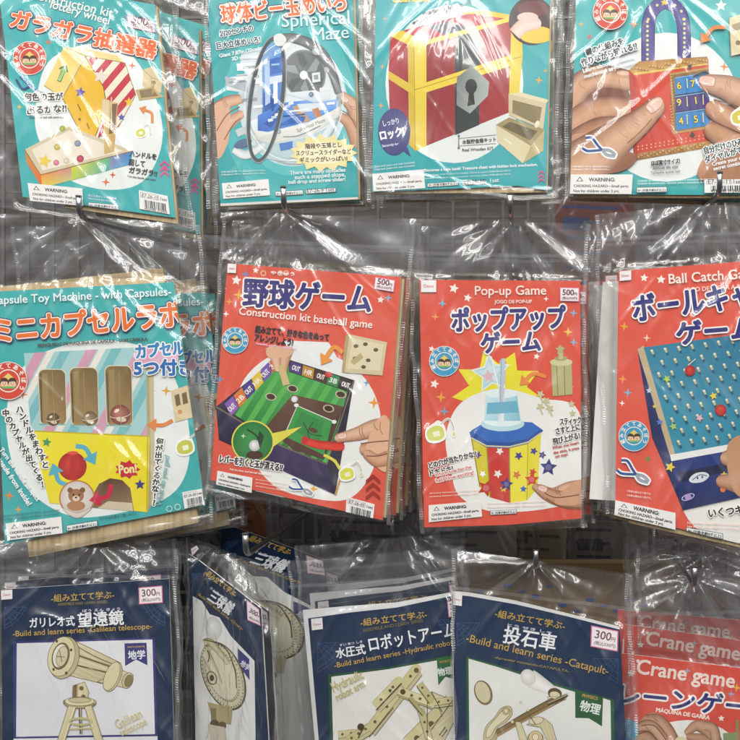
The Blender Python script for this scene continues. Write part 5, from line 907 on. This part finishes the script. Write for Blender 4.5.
# tan carton hanging low behind the catapult kit
def carton():
    r = bpy.data.objects.new('kraft_pack', None); COL.objects.link(r); r.location = P(560, 700, .12); tag(r, 'tan kraft pack with blue print behind the catapult kit', 'kraft pack')
    box('kraft_card', -.13, .13, 0, .02, -.1, .155, mat_plain('kraft_board', '#8f7550', .7, 0, .1, 60), r)
    m = mat_plain('blue_print', '#3a58a8', .5)
    for i in range(14): x = -.11+i*.0155; z = .128-.006*(i % 3)-.016*(i // 7); box('printed_mark', x, x+.009, -.0013, -.0003, z, z+.0022+.0012*(i % 2), m, r)
carton()
def spare(label, px, py, w, h, y, c, ink, words, rz):
    """a pack seen from its plain back, hanging deep in the rack"""
    a = Art((0, 0, 1), (px+w/2, py+h), y, yaw=rz); r_ = random.Random(int(px))
    q = [(px, py), (px+w, py+3), (px+w+2, py+h), (px-1, py+h)]
    for i in range(9): v = .05+i*.09; a.poly(a.sub(q, .08, v, r_.uniform(.5, .92), v+.02), ink)
    a.poly(a.sub(q, .1, .12, .42, .2), ink)
    a.build('spare_pack', label, 'spare pack', 'packs seen from the back deep in the rack', q, c, [(px-8, py-36), (px+w+8, py-34), (px+w+9, py+h+8), (px-8, py+h+8)], (px+w/2, py-30), seed=int(px), amp=1.1, th=.008)
spare('grey printed back of a pack in the dark gap below the baseball kit', 322, 512, 92, 150, .17, '#a19c96', '#6a6764', 'E7-26-31', 6)
spare('white printed back of a pack in the gap below the pop-up kit', 432, 508, 84, 150, .2, '#c8c4be', '#8a8886', 'E7-26-32', -5)
spare('grey-brown printed back of a pack between catapult and crane game kits', 570, 520, 78, 150, .19, '#8f8883', '#57555a', 'E7-26-33', 4)
spare('orange printed back of a pack in the gap right of the capsule toy kit', 196, 486, 70, 140, .16, '#b5703c', '#6a3420', 'E7-26-34', 5)
spare('dull red printed back of a pack in the gap below the padlock kit', 556, 196, 78, 170, .2, '#8a5a54', '#56608a', 'E7-26-35', -4)
spare('dark navy printed back of a pack in the gap beside the telescope kit', 150, 520, 80, 170, .13, '#1c2a40', '#8f8a70', 'E7-26-36', 8)
spare('pale printed back of a pack deep in the gap below the robot arm hook', 384, 500, 60, 150, .25, '#bdb8b0', '#8c8884', '', 3)
spare('beige printed back of a pack deep in the gap right of the pop-up kit', 500, 512, 66, 150, .24, '#b8a78c', '#80705a', '', -3)
spare('brown printed back of a pack in the gap under the maze kit', 190, 214, 74, 150, .2, '#6b5a48', '#33302e', 'E7-26-37', 0)
bpy.data.objects.remove(_fo)

# ------------------------------------------------------------------ light: rows of shop ceiling lamps in front of the rack
W = bpy.data.worlds.new('World'); SC.world = W; W.use_nodes = True
n, l = W.node_tree.nodes, W.node_tree.links; bg = n['Background']
tc = n.new('ShaderNodeTexCoord'); sx_ = n.new('ShaderNodeSeparateXYZ'); l.new(tc.outputs['Generated'], sx_.inputs[0])
rp = n.new('ShaderNodeValToRGB'); rp.color_ramp.elements[0].color = (.10, .10, .105, 1); rp.color_ramp.elements[1].color = (.9, .92, .95, 1)
rp.color_ramp.elements[0].position = .35; rp.color_ramp.elements[1].position = .85; e = rp.color_ramp.elements.new(.55); e.color = (.22, .215, .21, 1)
mr = n.new('ShaderNodeMapRange'); mr.inputs[1].default_value = -1; l.new(sx_.outputs[2], mr.inputs[0]); l.new(mr.outputs[0], rp.inputs[0])
nz = n.new('ShaderNodeTexNoise'); nz.inputs['Scale'].default_value = 4; nz.inputs['Detail'].default_value = 3; l.new(tc.outputs['Generated'], nz.inputs['Vector'])
m2 = n.new('ShaderNodeMapRange'); m2.inputs[1].default_value = .3; m2.inputs[2].default_value = .7; m2.inputs[3].default_value = .4*WORLD; m2.inputs[4].default_value = 1.6*WORLD
l.new(nz.outputs['Fac'], m2.inputs[0]); l.new(m2.outputs[0], bg.inputs[1]); l.new(rp.outputs[0], bg.inputs[0])
for i, (x, y, z, sx, sy, e) in enumerate(LAMPS):
    L = bpy.data.lights.new('ceiling_lamp', 'AREA'); L.shape = 'RECTANGLE'; L.size = sx; L.size_y = sy; L.energy = e; L.color = (1, .975, .94)
    o = bpy.data.objects.new('ceiling_lamp', L); COL.objects.link(o); o.location = (x, y, z)
    o.rotation_euler = (Vector((.37, 0, .37))-o.location).to_track_quat('-Z', 'Y').to_euler() if AIM else (0, 0, 0)
c = bpy.data.cameras.new('camera'); o = bpy.data.objects.new('camera', c); COL.objects.link(o)
o.location = (CX, -D, CZ); o.rotation_euler = (math.pi/2, 0, 0); c.sensor_width = 36; c.lens = 36*D/.74
c.shift_x = (.37-CX)/.74; c.shift_y = (.37-CZ)/.74; c.clip_end = 50; c.clip_start = .02; SC.camera = o
SC.view_settings.view_transform = 'Standard'; SC.view_settings.look = 'None'; SC.view_settings.exposure = EXPO
cy = SC.cycles; cy.transparent_max_bounces = 48; cy.max_bounces = 6; cy.diffuse_bounces = 2; cy.glossy_bounces = 3; cy.caustics_reflective = False; cy.caustics_refractive = False; cy.sample_clamp_indirect = 6
cy.use_denoising = True
